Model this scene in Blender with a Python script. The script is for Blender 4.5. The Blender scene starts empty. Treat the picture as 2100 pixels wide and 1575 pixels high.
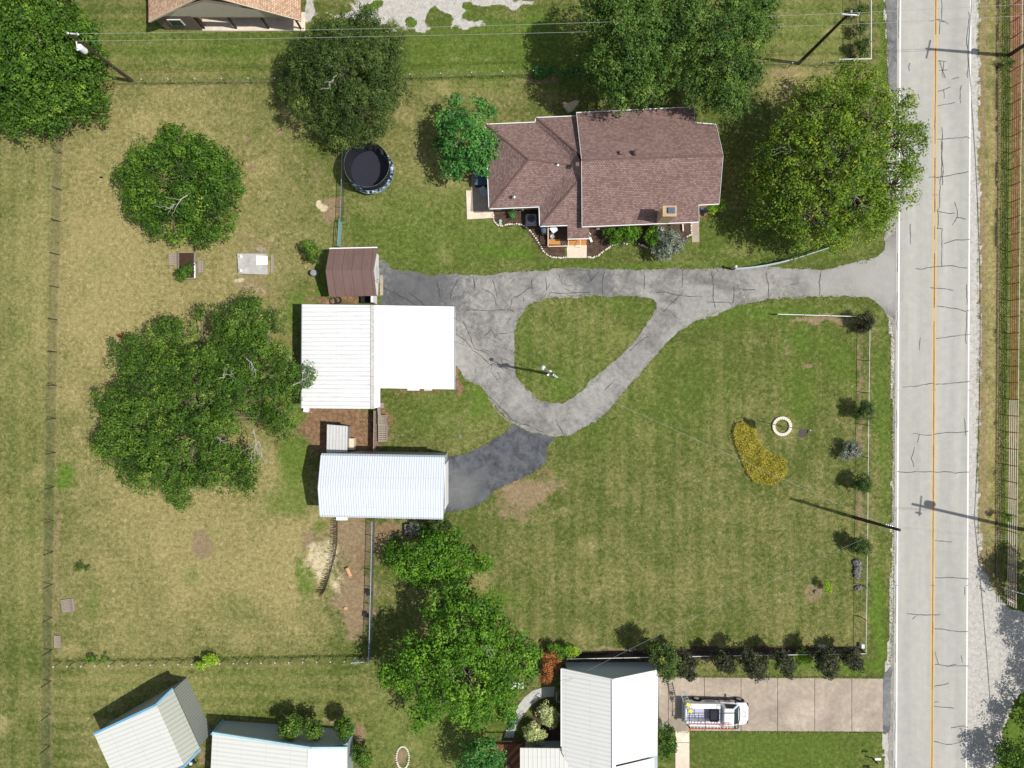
import bpy, math, random
import numpy as np
from mathutils import Vector, Matrix
from mathutils.geometry import tessellate_polygon
random.seed(7); rng = np.random.default_rng(7)
S = bpy.context.scene; COL = S.collection
# ------------------------------------------------------------------ camera, sky, sun, exposure
H = 70.0; FPX = 1456.0; TILT = -12.5/FPX
cam = bpy.data.cameras.new('camera'); camo = bpy.data.objects.new('camera', cam); COL.objects.link(camo)
cam.sensor_width = 36.0; cam.lens = 36.0*FPX/2100.0; cam.clip_end = 6000; cam.clip_start = 0.5
camo.location = (0, 0, H); camo.rotation_euler = (TILT, 0, 0); S.camera = camo
AZ = math.radians(11.0); EL = math.radians(58.5)
W_ = bpy.data.worlds.new('World'); S.world = W_; W_.use_nodes = True
nt = W_.node_tree; bg = nt.nodes['Background']
sky = nt.nodes.new('ShaderNodeTexSky'); sky.sky_type = 'NISHITA'; sky.sun_disc = False
sky.sun_elevation = EL; sky.sun_rotation = math.radians(90+11.0)
hs = nt.nodes.new('ShaderNodeHueSaturation'); hs.inputs['Saturation'].default_value = .6; nt.links.new(sky.outputs[0], hs.inputs['Color'])
nt.links.new(hs.outputs[0], bg.inputs[0]); bg.inputs[1].default_value = 0.115
sun = bpy.data.lights.new('sun', 'SUN'); sun.energy = 4.35; sun.angle = math.radians(0.55); sun.color = (1.0, 0.965, 0.9)
suno = bpy.data.objects.new('sun', sun); COL.objects.link(suno)
ld = Vector((-math.cos(EL)*math.cos(AZ), math.cos(EL)*math.sin(AZ), -math.sin(EL)))
suno.rotation_euler = ld.to_track_quat('-Z', 'Y').to_euler(); suno.location = (40, -10, 60)
S.view_settings.view_transform = 'Standard'; S.view_settings.look = 'None'
S.view_settings.exposure = 0.0; S.view_settings.gamma = 1.0
S.cycles.max_bounces = 6; S.cycles.transparent_max_bounces = 12

# ------------------------------------------------------------------ measuring: photo pixel -> ground metres
ct, st = math.cos(TILT), math.sin(TILT)
def W(px, py, z=0.0):
    x = (px-1050.0)/FPX; y = -(py-787.5)/FPX
    d = (x, y*ct+st, y*st-ct); t = (z-H)/d[2]
    return Vector((d[0]*t, d[1]*t, z))
M = 0.04807   # metres per pixel on the ground

# ------------------------------------------------------------------ scene helpers
def tag(o, label=None, cat=None, group=None, kind=None):
    if label: o['label'] = label
    if cat: o['category'] = cat
    if group: o['group'] = group
    if kind: o['kind'] = kind
    return o
def thing(name, label, cat, loc=(0, 0, 0), rz=0, group=None):
    o = bpy.data.objects.new(name, None); COL.objects.link(o); o.empty_display_size = .3
    o.location = loc; o.rotation_euler = (0, 0, rz)
    return tag(o, label, cat, group)
def children(o): return [c for c in bpy.data.objects if c.parent is o]
def copy_tree(o, parent=None):
    kids = list(o.children)
    c = o.copy(); COL.objects.link(c)
    if parent: c.parent = parent
    for k in kids: copy_tree(k, c)
    return c
class MB:
    """collects faces, becomes one mesh object; UVs in metres, u along the contour, v up the slope"""
    def __init__(s, off=(0, 0, 0)): s.v = []; s.f = []; s.off = Vector(off); s.xf = None
    def add(s, vs, fs):
        n = len(s.v)
        for p in vs:
            p = Vector(p)
            if s.xf is not None: p = s.xf @ p
            s.v.append(tuple(p-s.off))
        s.f += [tuple(i+n for i in f) for f in fs]
        return s
    def box(s, c, d, rz=0.0, taper=1.0):
        cx, cy, cz = c; dx, dy, dz = d[0]/2, d[1]/2, d[2]/2; ca, sa = math.cos(rz), math.sin(rz); vs = []
        for k, z in ((1, -dz), (taper, dz)):
            for x, y in ((-dx, -dy), (dx, -dy), (dx, dy), (-dx, dy)):
                x *= k; y *= k; vs.append((cx+x*ca-y*sa, cy+x*sa+y*ca, cz+z))
        return s.add(vs, [(3, 2, 1, 0), (4, 5, 6, 7), (0, 1, 5, 4), (1, 2, 6, 5), (2, 3, 7, 6), (3, 0, 4, 7)])
    def prism(s, pts, z0, z1):
        n = len(pts); vs = [(p[0], p[1], z0) for p in pts]+[(p[0], p[1], z1) for p in pts]
        return s.add(vs, [tuple(range(n-1, -1, -1)), tuple(range(n, 2*n))]+[(i, (i+1) % n, n+(i+1) % n, n+i) for i in range(n)])
    def slab(s, pts, th=.1):
        pts = [Vector(p) for p in pts]; n = len(pts)
        nz = sum((pts[i].x*pts[(i+1) % n].y-pts[(i+1) % n].x*pts[i].y) for i in range(n))
        if nz < 0: pts.reverse()
        vs = pts+[p-Vector((0, 0, th)) for p in pts]
        return s.add(vs, [tuple(range(n)), tuple(range(2*n-1, n-1, -1))]+[(i, n+i, n+(i+1) % n, (i+1) % n) for i in range(n)])
    def tube(s, path, rad, n=6, cap=True):
        path = [Vector(p) for p in path]; m = len(path)
        if not hasattr(rad, '__len__'): rad = [rad]*m
        vs = []; up = Vector((0, 0, 1))
        for i, p in enumerate(path):
            d = (path[min(i+1, m-1)]-path[max(i-1, 0)])
            if d.length < 1e-6: d = Vector((0, 0, 1))
            d.normalize(); a = d.cross(up)
            if a.length < .05: a = d.cross(Vector((1, 0, 0)))
            a.normalize(); b = d.cross(a)
            for k in range(n):
                t = 2*math.pi*k/n; vs.append(p+(a*math.cos(t)+b*math.sin(t))*rad[i])
        fs = [(i*n+k, i*n+(k+1) % n, (i+1)*n+(k+1) % n, (i+1)*n+k) for i in range(m-1) for k in range(n)]
        if cap: fs += [tuple(range(n-1, -1, -1)), tuple(range((m-1)*n, m*n))]
        return s.add(vs, fs)
    def bar(s, a, b, w, h):
        a = Vector(a); b = Vector(b); d = (b-a).normalized(); r = d.cross(Vector((0, 0, 1)))
        if r.length < .01: r = Vector((1, 0, 0))
        r = r.normalized()*w/2; u = r.cross(d).normalized()*h/2
        vs = [a-r-u, a+r-u, a+r+u, a-r+u, b-r-u, b+r-u, b+r+u, b-r+u]
        return s.add(vs, [(0, 1, 2, 3), (7, 6, 5, 4), (0, 4, 5, 1), (1, 5, 6, 2), (2, 6, 7, 3), (3, 7, 4, 0)])
    def lathe(s, c, prof, n=20, sx=1.0, sy=1.0):
        c = Vector(c); vs = []
        for r, z in prof:
            for k in range(n):
                t = 2*math.pi*k/n; vs.append(c+Vector((r*sx*math.cos(t), r*sy*math.sin(t), z)))
        m = len(prof)
        fs = [(i*n+k, i*n+(k+1) % n, (i+1)*n+(k+1) % n, (i+1)*n+k) for i in range(m-1) for k in range(n)]
        fs += [tuple(range(n-1, -1, -1)), tuple(range((m-1)*n, m*n))]
        return s.add(vs, fs)
    def blob(s, c, r, jit=.2, n=8, m=5, seed=None):
        rr = random.Random(seed if seed is not None else random.random()); c = Vector(c)
        if not hasattr(r, '__len__'): r = (r, r, r)
        vs = [c+Vector((0, 0, r[2]))]
        for i in range(1, m):
            ph = math.pi*i/m
            for k in range(n):
                t = 2*math.pi*k/n; q = 1+rr.uniform(-jit, jit)
                vs.append(c+Vector((r[0]*q*math.sin(ph)*math.cos(t), r[1]*q*math.sin(ph)*math.sin(t), r[2]*q*math.cos(ph))))
        vs.append(c-Vector((0, 0, r[2]))); L = len(vs)-1
        fs = [(0, 1+k, 1+(k+1) % n) for k in range(n)]
        for i in range(m-2):
            for k in range(n): fs.append((1+i*n+k, 1+(i+1)*n+k, 1+(i+1)*n+(k+1) % n, 1+i*n+(k+1) % n))
        fs += [(L, 1+(m-2)*n+(k+1) % n, 1+(m-2)*n+k) for k in range(n)]
        return s.add(vs, fs)
    def build(s, name, mat, parent=None, label=None, loc=None, smooth=False, bevel=0):
        me = bpy.data.meshes.new(name)
        me.from_pydata(s.v, [], s.f); me.update()
        uvl = me.uv_layers.new(name='UVMap')
        for p in me.polygons:
            n = p.normal
            if abs(n.z) > .9995: u = Vector((1, 0, 0)); v = Vector((0, 1, 0))
            else: u = Vector((-n.y, n.x, 0)).normalized(); v = n.cross(u)
            for li in p.loop_indices:
                co = me.vertices[me.loops[li].vertex_index].co
                uvl.data[li].uv = (co.dot(u), co.dot(v))
            p.use_smooth = smooth
        me.materials.append(mat)
        o = bpy.data.objects.new(name, me); COL.objects.link(o)
        if parent: o.parent = parent
        if loc is not None: o.location = loc
        if label: o['label'] = label
        if bevel:
            b = o.modifiers.new('bevel', 'BEVEL'); b.width = bevel; b.segments = 2; b.limit_method = 'ANGLE'
        return o

# ------------------------------------------------------------------ materials
def srgb(r, g, b, k=1.0):
    f = lambda c: (c/255/12.92 if c/255 <= .04045 else ((c/255+.055)/1.055)**2.4)*k
    return (f(r), f(g), f(b), 1)
class N:
    def __init__(s, name):
        s.m = bpy.data.materials.new(name); s.m.use_nodes = True; s.t = s.m.node_tree
        s.b = s.t.nodes['Principled BSDF']; s.out = s.t.nodes['Material Output']
        s.b.inputs['Specular IOR Level'].default_value = .3
        s.tc = s.t.nodes.new('ShaderNodeTexCoord')
    def n(s, typ, **kw):
        o = s.t.nodes.new(typ)
        for k, v in kw.items(): setattr(o, k, v)
        return o
    def l(s, a, b): s.t.links.new(a, b)
    def set(s, sock, v):
        if isinstance(v, bpy.types.NodeSocket): s.l(v, sock)
        else: sock.default_value = v
    def noise(s, scale, detail=4, rough=.6, dist=0, vec=None):
        o = s.n('ShaderNodeTexNoise'); o.inputs['Scale'].default_value = scale; o.inputs['Detail'].default_value = detail
        o.inputs['Roughness'].default_value = rough; o.inputs['Distortion'].default_value = dist
        s.l(vec if vec is not None else s.tc.outputs['Object'], o.inputs['Vector']); return o.outputs['Fac']
    def voro(s, scale, vec=None, feature='F1', out='Distance'):
        o = s.n('ShaderNodeTexVoronoi'); o.feature = feature; o.inputs['Scale'].default_value = scale
        s.l(vec if vec is not None else s.tc.outputs['Object'], o.inputs['Vector']); return o.outputs[out]
    def ramp(s, f, stops):
        o = s.n('ShaderNodeValToRGB'); e = o.color_ramp.elements
        while len(e) < len(stops): e.new(.5)
        for i, (p, c) in enumerate(stops): e[i].position = p; e[i].color = c
        s.l(f, o.inputs[0]); return o.outputs[0]
    def mr(s, f, a, b, c=0.0, d=1.0, smooth=False):
        o = s.n('ShaderNodeMapRange'); o.inputs[1].default_value = a; o.inputs[2].default_value = b
        o.inputs[3].default_value = c; o.inputs[4].default_value = d
        if smooth: o.interpolation_type = 'SMOOTHSTEP'
        s.l(f, o.inputs[0]); return o.outputs[0]
    def mix(s, f, a, b, mode='MIX'):
        o = s.n('ShaderNodeMix', data_type='RGBA', blend_type=mode)
        s.set(o.inputs[0], f); s.set(o.inputs[6], a); s.set(o.inputs[7], b); return o.outputs[2]
    def math(s, op, a, b=0.0, clamp=False):
        o = s.n('ShaderNodeMath', operation=op); o.use_clamp = clamp
        s.set(o.inputs[0], a); s.set(o.inputs[1], b); return o.outputs[0]
    def sep(s, v):
        o = s.n('ShaderNodeSeparateXYZ'); s.l(v, o.inputs[0]); return o.outputs
    def mapping(s, v, sc=(1, 1, 1), rot=(0, 0, 0), loc=(0, 0, 0)):
        o = s.n('ShaderNodeMapping'); s.l(v, o.inputs[0]); o.inputs['Scale'].default_value = sc
        o.inputs['Rotation'].default_value = rot; o.inputs['Location'].default_value = loc; return o.outputs[0]
    def attr(s, name):
        o = s.n('ShaderNodeAttribute'); o.attribute_name = name; return o.outputs['Fac']
    def col(s, c): s.set(s.b.inputs['Base Color'], c); return s
    def rough(s, v): s.set(s.b.inputs['Roughness'], v); return s
    def metal(s, v): s.set(s.b.inputs['Metallic'], v); return s
    def bump(s, h, dist=.02, strength=1.0):
        o = s.n('ShaderNodeBump'); o.inputs['Distance'].default_value = dist; o.inputs['Strength'].default_value = strength
        s.l(h, o.inputs['Height']); s.l(o.outputs[0], s.b.inputs['Normal']); return s
def simple(name, c, rough=.6, metal=0.0, var=.18, scale=3.0, bump=0.0):
    m = N(name); c2 = tuple(x*(1-var) for x in c[:3])+(1,); c3 = tuple(min(1, x*(1+var*.6)) for x in c[:3])+(1,)
    f = m.noise(scale, 5, .65); m.col(m.ramp(f, [(.3, c2), (.55, c), (.75, c3)])); m.rough(rough); m.metal(metal)
    if bump: m.bump(m.noise(scale*6, 3), bump)
    return m.m

def grass_material():
    m = N('lawn and bare earth'); P = m.tc.outputs['Object']
    n1 = m.noise(.13, 5, .62, .3); n2 = m.noise(.62, 6, .72, .5); n3 = m.noise(2.6, 6, .8, .3); n4 = m.noise(11, 3, .8)
    v = m.voro(5.3)
    fine = m.math('ADD', m.math('MULTIPLY', n3, .62), m.math('MULTIPLY', n4, .38))
    dry = m.math('ADD', m.attr('dry'), m.math('MULTIPLY', m.math('SUBTRACT', n1, .5), 1.1))
    dry = m.math('ADD', dry, m.math('MULTIPLY', m.math('SUBTRACT', n2, .5), 1.0))
    dry = m.math('ADD', dry, m.math('MULTIPLY', m.math('SUBTRACT', fine, .5), 1.6))
    green = m.ramp(fine, [(.36, srgb(46, 58, 25)), (.45, srgb(72, 85, 37)), (.55, srgb(92, 101, 48)), (.65, srgb(126, 128, 76))])
    dryc = m.ramp(fine, [(.36, srgb(102, 95, 58)), (.45, srgb(136, 127, 80)), (.55, srgb(158, 146, 100)), (.65, srgb(194, 178, 140))])
    c = m.mix(m.mr(dry, .0, .95), green, dryc)
    lush = m.ramp(fine, [(.34, srgb(54, 78, 24)), (.5, srgb(86, 114, 38)), (.66, srgb(122, 142, 66))])
    lf = m.math('ADD', m.attr('lush'), m.math('MULTIPLY', m.math('SUBTRACT', n2, .5), 1.1))
    lf = m.math('ADD', lf, m.math('MULTIPLY', m.math('SUBTRACT', fine, .5), .7))
    c = m.mix(m.mr(lf, .1, 1.1), c, lush)
    def layer(c, attr, stops, nz, amp=1.2, lo=.4, hi=.6):
        f = m.math('ADD', m.attr(attr), m.math('MULTIPLY', m.math('SUBTRACT', nz, .5), amp))
        f = m.math('ADD', f, m.math('MULTIPLY', m.math('SUBTRACT', fine, .5), .8))
        return m.mix(m.mr(f, lo, hi, smooth=True), c, m.ramp(fine, stops))
    c = layer(c, 'dirt', [(.3, srgb(96, 82, 60)), (.5, srgb(136, 118, 91)), (.7, srgb(172, 154, 124))], n2, .9, .3, .8)
    c = layer(c, 'rust', [(.36, srgb(84, 64, 48)), (.5, srgb(126, 100, 76)), (.64, srgb(172, 142, 110))], n2, .8, .3, .7)
    c = layer(c, 'sand', [(.3, srgb(168, 148, 116)), (.5, srgb(200, 184, 150)), (.7, srgb(222, 212, 188))], n2, .9, .35, .7)
    c = layer(c, 'gravel', [(.34, srgb(120, 116, 108)), (.44, srgb(168, 163, 155)), (.54, srgb(188, 184, 176)), (.66, srgb(206, 202, 196))], n2, .8, .38, .58)
    c = layer(c, 'bark', [(.32, srgb(46, 36, 30)), (.5, srgb(82, 66, 56)), (.7, srgb(126, 106, 92))], n3, .3, .42, .58)
    m.col(c).rough(.95); m.b.inputs['Specular IOR Level'].default_value = .08
    m.bump(m.math('ADD', m.math('MULTIPLY', fine, 1.0), m.math('MULTIPLY', v, .3)), .07, .7)
    return m.m
def asphalt_material(name, base, dark, spots=(), lightedge=None, scale=1.0):
    m = N(name); n1 = m.noise(.35*scale, 6, .65, .6); n2 = m.noise(2.2, 6, .72, .5); n3 = m.noise(22, 3, .8)
    f = m.math('ADD', m.math('MULTIPLY', n1, .6), m.math('MULTIPLY', n2, .4))
    mid = tuple((a+b)/2 for a, b in zip(base, dark)); hi = tuple(min(1, a*1.28) for a in base[:3])+(1,)
    c = m.ramp(f, [(.38, dark), (.46, mid), (.53, base), (.63, hi)])
    P = m.tc.outputs['Object']
    for (p, r, colr, k) in spots:
        o = m.n('ShaderNodeVectorMath', operation='DISTANCE'); m.l(P, o.inputs[0]); o.inputs[1].default_value = tuple(p)
        d = m.math('ADD', o.outputs['Value'], m.math('MULTIPLY', m.math('SUBTRACT', n2, .5), r*1.4))
        c = m.mix(m.mr(d, r*.45, r*1.1, k, 0), c, colr)
    c = m.mix(.85, c, m.mr(n3, .3, .7, .72, 1.22), 'MULTIPLY')
    m.col(c).rough(.9); m.bump(n3, .02, .6); m.b.inputs['Specular IOR Level'].default_value = .15
    return m.m
def shingle_material(name, c1, c2, c3, course=.145):
    m = N(name); uv = m.tc.outputs['UV']
    b = m.n('ShaderNodeTexBrick'); b.offset = .5; b.inputs['Scale'].default_value = 1
    b.inputs['Brick Width'].default_value = .24; b.inputs['Row Height'].default_value = course*1.1; b.inputs['Mortar Size'].default_value = .022
    b.inputs['Mortar Smooth'].default_value = .6; b.inputs['Bias'].default_value = 0
    b.inputs['Color1'].default_value = (0, 0, 0, 1); b.inputs['Color2'].default_value = (1, 1, 1, 1); b.inputs['Mortar'].default_value = (.2, .2, .2, 1)
    m.l(uv, b.inputs['Vector'])
    n1 = m.noise(5, 3, .7, vec=m.mapping(uv, (1, 2.4, 1))); n2 = m.noise(.5, 5, .6); n3 = m.noise(30, 2, .7)
    f = m.math('ADD', m.math('MULTIPLY', b.outputs['Color'], .34), m.math('MULTIPLY', n1, .42)); f = m.math('ADD', f, m.math('MULTIPLY', n3, .28))
    c = m.ramp(f, [(.28, c1), (.5, c2), (.75, c3)])
    c = m.mix(.7, c, m.mr(n2, .3, .7, .82, 1.15), 'MULTIPLY')
    c = m.mix(m.math('MULTIPLY', b.outputs['Fac'], .55), c, tuple(x*.5 for x in c1[:3])+(1,))
    m.col(c).rough(.92); m.bump(m.math('SUBTRACT', f, m.math('MULTIPLY', b.outputs['Fac'], .6)), .03, .7); m.b.inputs['Specular IOR Level'].default_value = .1
    return m.m
def metal_roof(name, c, rib=.34, axis=0, dirt=.3, line=.10, dirtcol=(.25, .23, .2, 1), rough=.45):
    m = N(name); uv = m.sep(m.tc.outputs['UV'])[axis]
    ph = m.math('FRACT', m.math('DIVIDE', uv, rib))
    d = m.math('ABSOLUTE', m.math('SUBTRACT', ph, .5)); r = m.mr(d, .5-line*2, .5, 0, 1)
    n1 = m.noise(1.1, 6, .7, .6, vec=m.mapping(m.tc.outputs['UV'], (2.5, .35, 1) if axis == 0 else (.35, 2.5, 1))); n2 = m.noise(7, 4, .75)
    dd = m.mr(m.math('MULTIPLY', n1, m.math('ADD', .5, n2)), .42, .8, 0, dirt)
    base = m.mix(m.math('MULTIPLY', r, dirt+.25), c, tuple(x*.55 for x in c[:3])+(1,))
    other = m.sep(m.tc.outputs['UV'])[1-axis]
    lap = m.mr(m.math('ABSOLUTE', m.math('SUBTRACT', m.math('FRACT', m.math('DIVIDE', other, 2.43)), .5)), .485, .499, 0, .35)
    n5 = m.noise(.45, 6, .75, .8); bl = m.mr(n5, .52, .72, 0, dirt*.45+.04)
    base = m.mix(lap, base, tuple(x*.6 for x in c[:3])+(1,)); base = m.mix(bl, base, dirtcol)
    m.col(m.mix(dd, base, dirtcol)).rough(rough); m.bump(r, .03, .8)
    return m.m
def brick_material(name, c1, c2, mortar):
    m = N(name); b = m.n('ShaderNodeTexBrick'); m.l(m.tc.outputs['UV'], b.inputs['Vector']); b.inputs['Scale'].default_value = 1
    b.inputs['Brick Width'].default_value = .22; b.inputs['Row Height'].default_value = .08; b.inputs['Mortar Size'].default_value = .008
    b.inputs['Color1'].default_value = c1; b.inputs['Color2'].default_value = c2; b.inputs['Mortar'].default_value = mortar
    m.col(b.outputs['Color']).rough(.9); return m.m
def plank_material(name, c1, c2, w=.14, axis=0, ang=0):
    m = N(name); uv = m.mapping(m.tc.outputs['UV'], rot=(0, 0, ang)); s = m.sep(uv)
    q = m.math('DIVIDE', s[axis], w); cell = m.math('FLOOR', q); fr = m.math('FRACT', q)
    wn = m.n('ShaderNodeTexWhiteNoise', noise_dimensions='1D'); m.l(cell, wn.inputs['W'])
    g = m.noise(4, 5, .7, vec=m.mapping(uv, (12, 1, 1) if axis == 0 else (1, 12, 1)))
    c = m.mix(m.math('ADD', m.math('MULTIPLY', wn.outputs['Value'], .6), m.math('MULTIPLY', g, .4)), c1, c2)
    gap = m.mr(m.math('ABSOLUTE', m.math('SUBTRACT', fr, .5)), .44, .49)
    m.col(m.mix(gap, c, (.012, .01, .008, 1))).rough(.8); return m.m
LEAFM = {}
def leaf_material(name, dark, mid, light, tip=None):
    if name in LEAFM: return LEAFM[name]
    m = N(name); a = m.attr('tint')
    m.col(m.ramp(a, [(0, dark), (.45, mid), (.85, light), (1, tip or light)])).rough(.52)
    m.b.inputs['Specular IOR Level'].default_value = .28
    tr = m.n('ShaderNodeBsdfTranslucent'); mx = m.n('ShaderNodeMixShader'); mx.inputs[0].default_value = .22
    m.l(m.ramp(a, [(0, mid), (1, light)]), tr.inputs[0])
    m.l(m.b.outputs[0], mx.inputs[1]); m.l(tr.outputs[0], mx.inputs[2]); m.l(mx.outputs[0], m.out.inputs[0])
    LEAFM[name] = m.m; return m.m
MT = {}
def defmats():
    MT['grass'] = grass_material()
    MT['drive'] = asphalt_material('weathered grey asphalt', srgb(146, 143, 138), srgb(108, 106, 103),
        spots=[(W(850, 590), 6.2, srgb(86, 88, 92), .75), (W(760, 600), 3.5, srgb(78, 80, 84), .6), (W(1740, 575), 5.0, srgb(160, 157, 152), .6), (W(1820, 560), 3.5, srgb(168, 165, 160), .7), (W(1225, 577), 2.2, srgb(98, 98, 99), .6)])
    MT['apron'] = asphalt_material('dark patched asphalt', srgb(92, 94, 98), srgb(62, 64, 69), spots=[(W(950, 1005), 2.4, srgb(120, 120, 118), .5)], scale=2)
    MT['sealcoat'] = asphalt_material('dark asphalt strip', srgb(126, 126, 126), srgb(90, 90, 92))
    MT['shoulder'] = asphalt_material('grey gravelly shoulder', srgb(158, 153, 146), srgb(122, 119, 114), scale=3)
    m = N('pale chip seal road'); sx = m.sep(m.tc.outputs['Object'])
    n1 = m.noise(.9, 5, .6, .3, vec=m.mapping(m.tc.outputs['Object'], (.7, .04, 1))); n2 = m.noise(1.3, 5, .65); n3 = m.noise(26, 3, .8)
    c = m.ramp(m.math('ADD', m.math('MULTIPLY', n1, .6), m.math('MULTIPLY', n2, .4)), [(.36, srgb(158, 157, 150)), (.52, srgb(170, 168, 160)), (.66, srgb(181, 178, 170))])
    MT['road'] = m.col(m.mix(.8, c, m.mr(n3, .3, .7, .86, 1.12), 'MULTIPLY')).rough(.9).m
    m = N('worn white paint'); MT['paint'] = m.col(m.ramp(m.noise(9, 4, .8), [(.3, srgb(196, 194, 188)), (.5, srgb(228, 227, 224))])).rough(.7).m
    m = N('worn yellow paint'); MT['yellow'] = m.col(m.ramp(m.noise(9, 4, .8), [(.35, srgb(178, 158, 118)), (.5, srgb(210, 168, 92))])).rough(.7).m
    MT['tar'] = simple('tar sealed cracks', srgb(92, 91, 92), .6, var=.2)
    MT['tarrust'] = simple('brown centre seam', srgb(128, 104, 74), .8, var=.3)
    MT['crack'] = simple('dark asphalt crack', srgb(58, 57, 58), .8)
    MT['concrete'] = asphalt_material('pinkish beige concrete', srgb(172, 158, 142), srgb(148, 136, 122), scale=.8)
    MT['concrete_light'] = asphalt_material('clean beige concrete', srgb(222, 206, 186), srgb(204, 188, 168))
    MT['concrete_grey'] = asphalt_material('grey concrete', srgb(186, 184, 178), srgb(160, 158, 154))
    MT['stone'] = simple('pale limestone', srgb(222, 214, 196), .9, var=.25, scale=9)
    MT['rock'] = simple('grey boulder', srgb(136, 130, 128), .95, var=.4, scale=6, bump=.05)
    MT['shingle'] = shingle_material('dusty red brown shingles', srgb(114, 90, 84), srgb(138, 113, 107), srgb(160, 136, 129))
    MT['shingle_shed'] = metal_roof('faded brown roll roofing', srgb(122, 98, 92), .9, 0, .5, .02, srgb(90, 68, 62), .9)
    MT['shingle_tan'] = shingle_material('tan shingles', srgb(158, 126, 102), srgb(196, 162, 134), srgb(222, 192, 164))
    MT['roof_white'] = metal_roof('white ribbed metal', (.84, .84, .82, 1), .40, 0, .30)
    MT['roof_white_clean'] = metal_roof('clean white ribbed metal', (.74, .74, .72, 1), .40, 0, .12, .06)
    MT['roof_blue'] = metal_roof('cool white ribbed metal', (.66, .70, .76, 1), .23, 0, .08, .12)
    MT['roof_cream'] = metal_roof('cream standing seam metal', (.80, .79, .75, 1), .42, 0, .08, .07)
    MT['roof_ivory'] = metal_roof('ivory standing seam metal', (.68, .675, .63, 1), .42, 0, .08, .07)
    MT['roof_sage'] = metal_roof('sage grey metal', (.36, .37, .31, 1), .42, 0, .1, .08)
    MT['wall_steel'] = metal_roof('blue grey steel siding', srgb(160, 170, 176), .25, 0, .1, .1)
    MT['wall_steel_dark'] = metal_roof('grey steel siding', srgb(150, 154, 150), .25, 0, .1, .1)
    MT['wall_grey'] = simple('pale blue grey siding', srgb(172, 184, 188), .7, var=.06)
    MT['wall_taupe'] = simple('taupe siding', srgb(206, 194, 176), .8, var=.08)
    MT['brick_tan'] = brick_material('tan brick', srgb(196, 164, 122), srgb(168, 132, 96), srgb(190, 180, 160))
    MT['brick_brown'] = brick_material('brown brick', srgb(128, 108, 96), srgb(96, 78, 70), srgb(150, 140, 130))
    MT['white'] = simple('white painted trim', srgb(232, 232, 230), .45, var=.05)
    MT['trim_blue'] = simple('sky blue trim', srgb(110, 164, 196), .5, var=.08)
    MT['wood_dark'] = simple('creosoted timber pole', srgb(72, 58, 50), .9, var=.4, scale=5)
    MT['wood_deck'] = plank_material('orange stained boards', srgb(206, 150, 88), srgb(186, 126, 66), .14, 1)
    MT['wood_deck_dark'] = plank_material('dark brown boards', srgb(98, 76, 66), srgb(82, 62, 52), .14, 1)
    MT['wood_redstripe'] = plank_material('red brown striped boards', srgb(66, 40, 32), srgb(184, 122, 82), .3, 0, math.radians(42))
    MT['wood_grey'] = plank_material('weathered grey wood', srgb(170, 156, 142), srgb(130, 118, 106), .12, 0)
    MT['wood_log'] = simple('cut wood', srgb(206, 160, 118), .85, var=.3, scale=8)
    MT['galv'] = simple('galvanised steel', srgb(176, 182, 184), .4, .6, var=.12)
    MT['wire'] = simple('fence wire', srgb(108, 112, 104), .5, .4, var=.1)
    MT['cable'] = simple('bare line wire', srgb(170, 172, 166), .5, .2, var=.05)
    MT['darksteel'] = simple('dark steel', srgb(58, 56, 56), .6, .2, var=.2)
    MT['rustpipe'] = simple('rust red pipe', srgb(150, 84, 62), .75, .1, var=.3)
    MT['pinkpipe'] = simple('faded pale pipe', srgb(222, 200, 190), .7, 0, var=.1)
    MT['teal'] = simple('teal tube steel', srgb(120, 156, 158), .5, .2, var=.15)
    MT['paleblue'] = simple('pale blue grey pipe', srgb(168, 186, 190), .5, .1, var=.15)
    MT['whitepipe'] = simple('white pipe', srgb(226, 226, 222), .6, 0, var=.08)
    MT['bark'] = simple('grey bark', srgb(118, 106, 94), .95, var=.35, scale=5, bump=.03)
    MT['palebark'] = simple('pale bare twig', srgb(176, 170, 160), .9, var=.2)
    MT['black'] = simple('black plastic', srgb(34, 34, 36), .5, var=.15)
    MT['navy'] = simple('charcoal navy fabric', srgb(40, 42, 54), .75, var=.1)
    MT['glass'] = simple('dark window glass', srgb(40, 58, 58), .08, 0, var=.1)
    MT['carpaint'] = simple('glossy white car paint', (.82, .83, .83, 1), .22, 0, var=.02)
    MT['bedgrey'] = simple('pale grey bed liner', srgb(180, 180, 200), .5, var=.08)
    MT['red'] = simple('red fibreglass', srgb(196, 70, 62), .5, var=.12)
    MT['orange'] = simple('orange plastic', srgb(226, 130, 50), .5, var=.1)
    MT['yellowp'] = simple('yellow plastic', srgb(224, 218, 66), .5, var=.1)
    MT['rubber'] = simple('tyre rubber', srgb(30, 30, 32), .8, var=.2)
    MT['acblue'] = simple('grey metal cabinet', srgb(150, 158, 166), .5, .1, var=.1)
    MT['slate'] = simple('slate blue lid', srgb(74, 96, 116), .5, var=.1)
    MT['greenp'] = simple('pale green plastic', srgb(150, 186, 168), .6, var=.08)
    MT['purple'] = simple('flag purple blue', srgb(70, 56, 118), .8, var=.1)
    MT['flagred'] = simple('flag red', srgb(186, 46, 66), .8, var=.1)
    MT['blackfab'] = simple('black weed fabric', srgb(48, 44, 44), .95, var=.5, scale=2)
    MT['darkbed'] = simple('dark mulch', srgb(76, 56, 44), .95, var=.45, scale=6, bump=.04)
    m = N('black safety net'); tr = m.n('ShaderNodeBsdfTransparent'); mx = m.n('ShaderNodeMixShader'); mx.inputs[0].default_value = .93
    m.col(srgb(34, 36, 44)).rough(.9); m.l(tr.outputs[0], mx.inputs[1]); m.l(m.b.outputs[0], mx.inputs[2]); m.l(mx.outputs[0], m.out.inputs[0]); MT['net'] = m.m
defmats()

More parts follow.
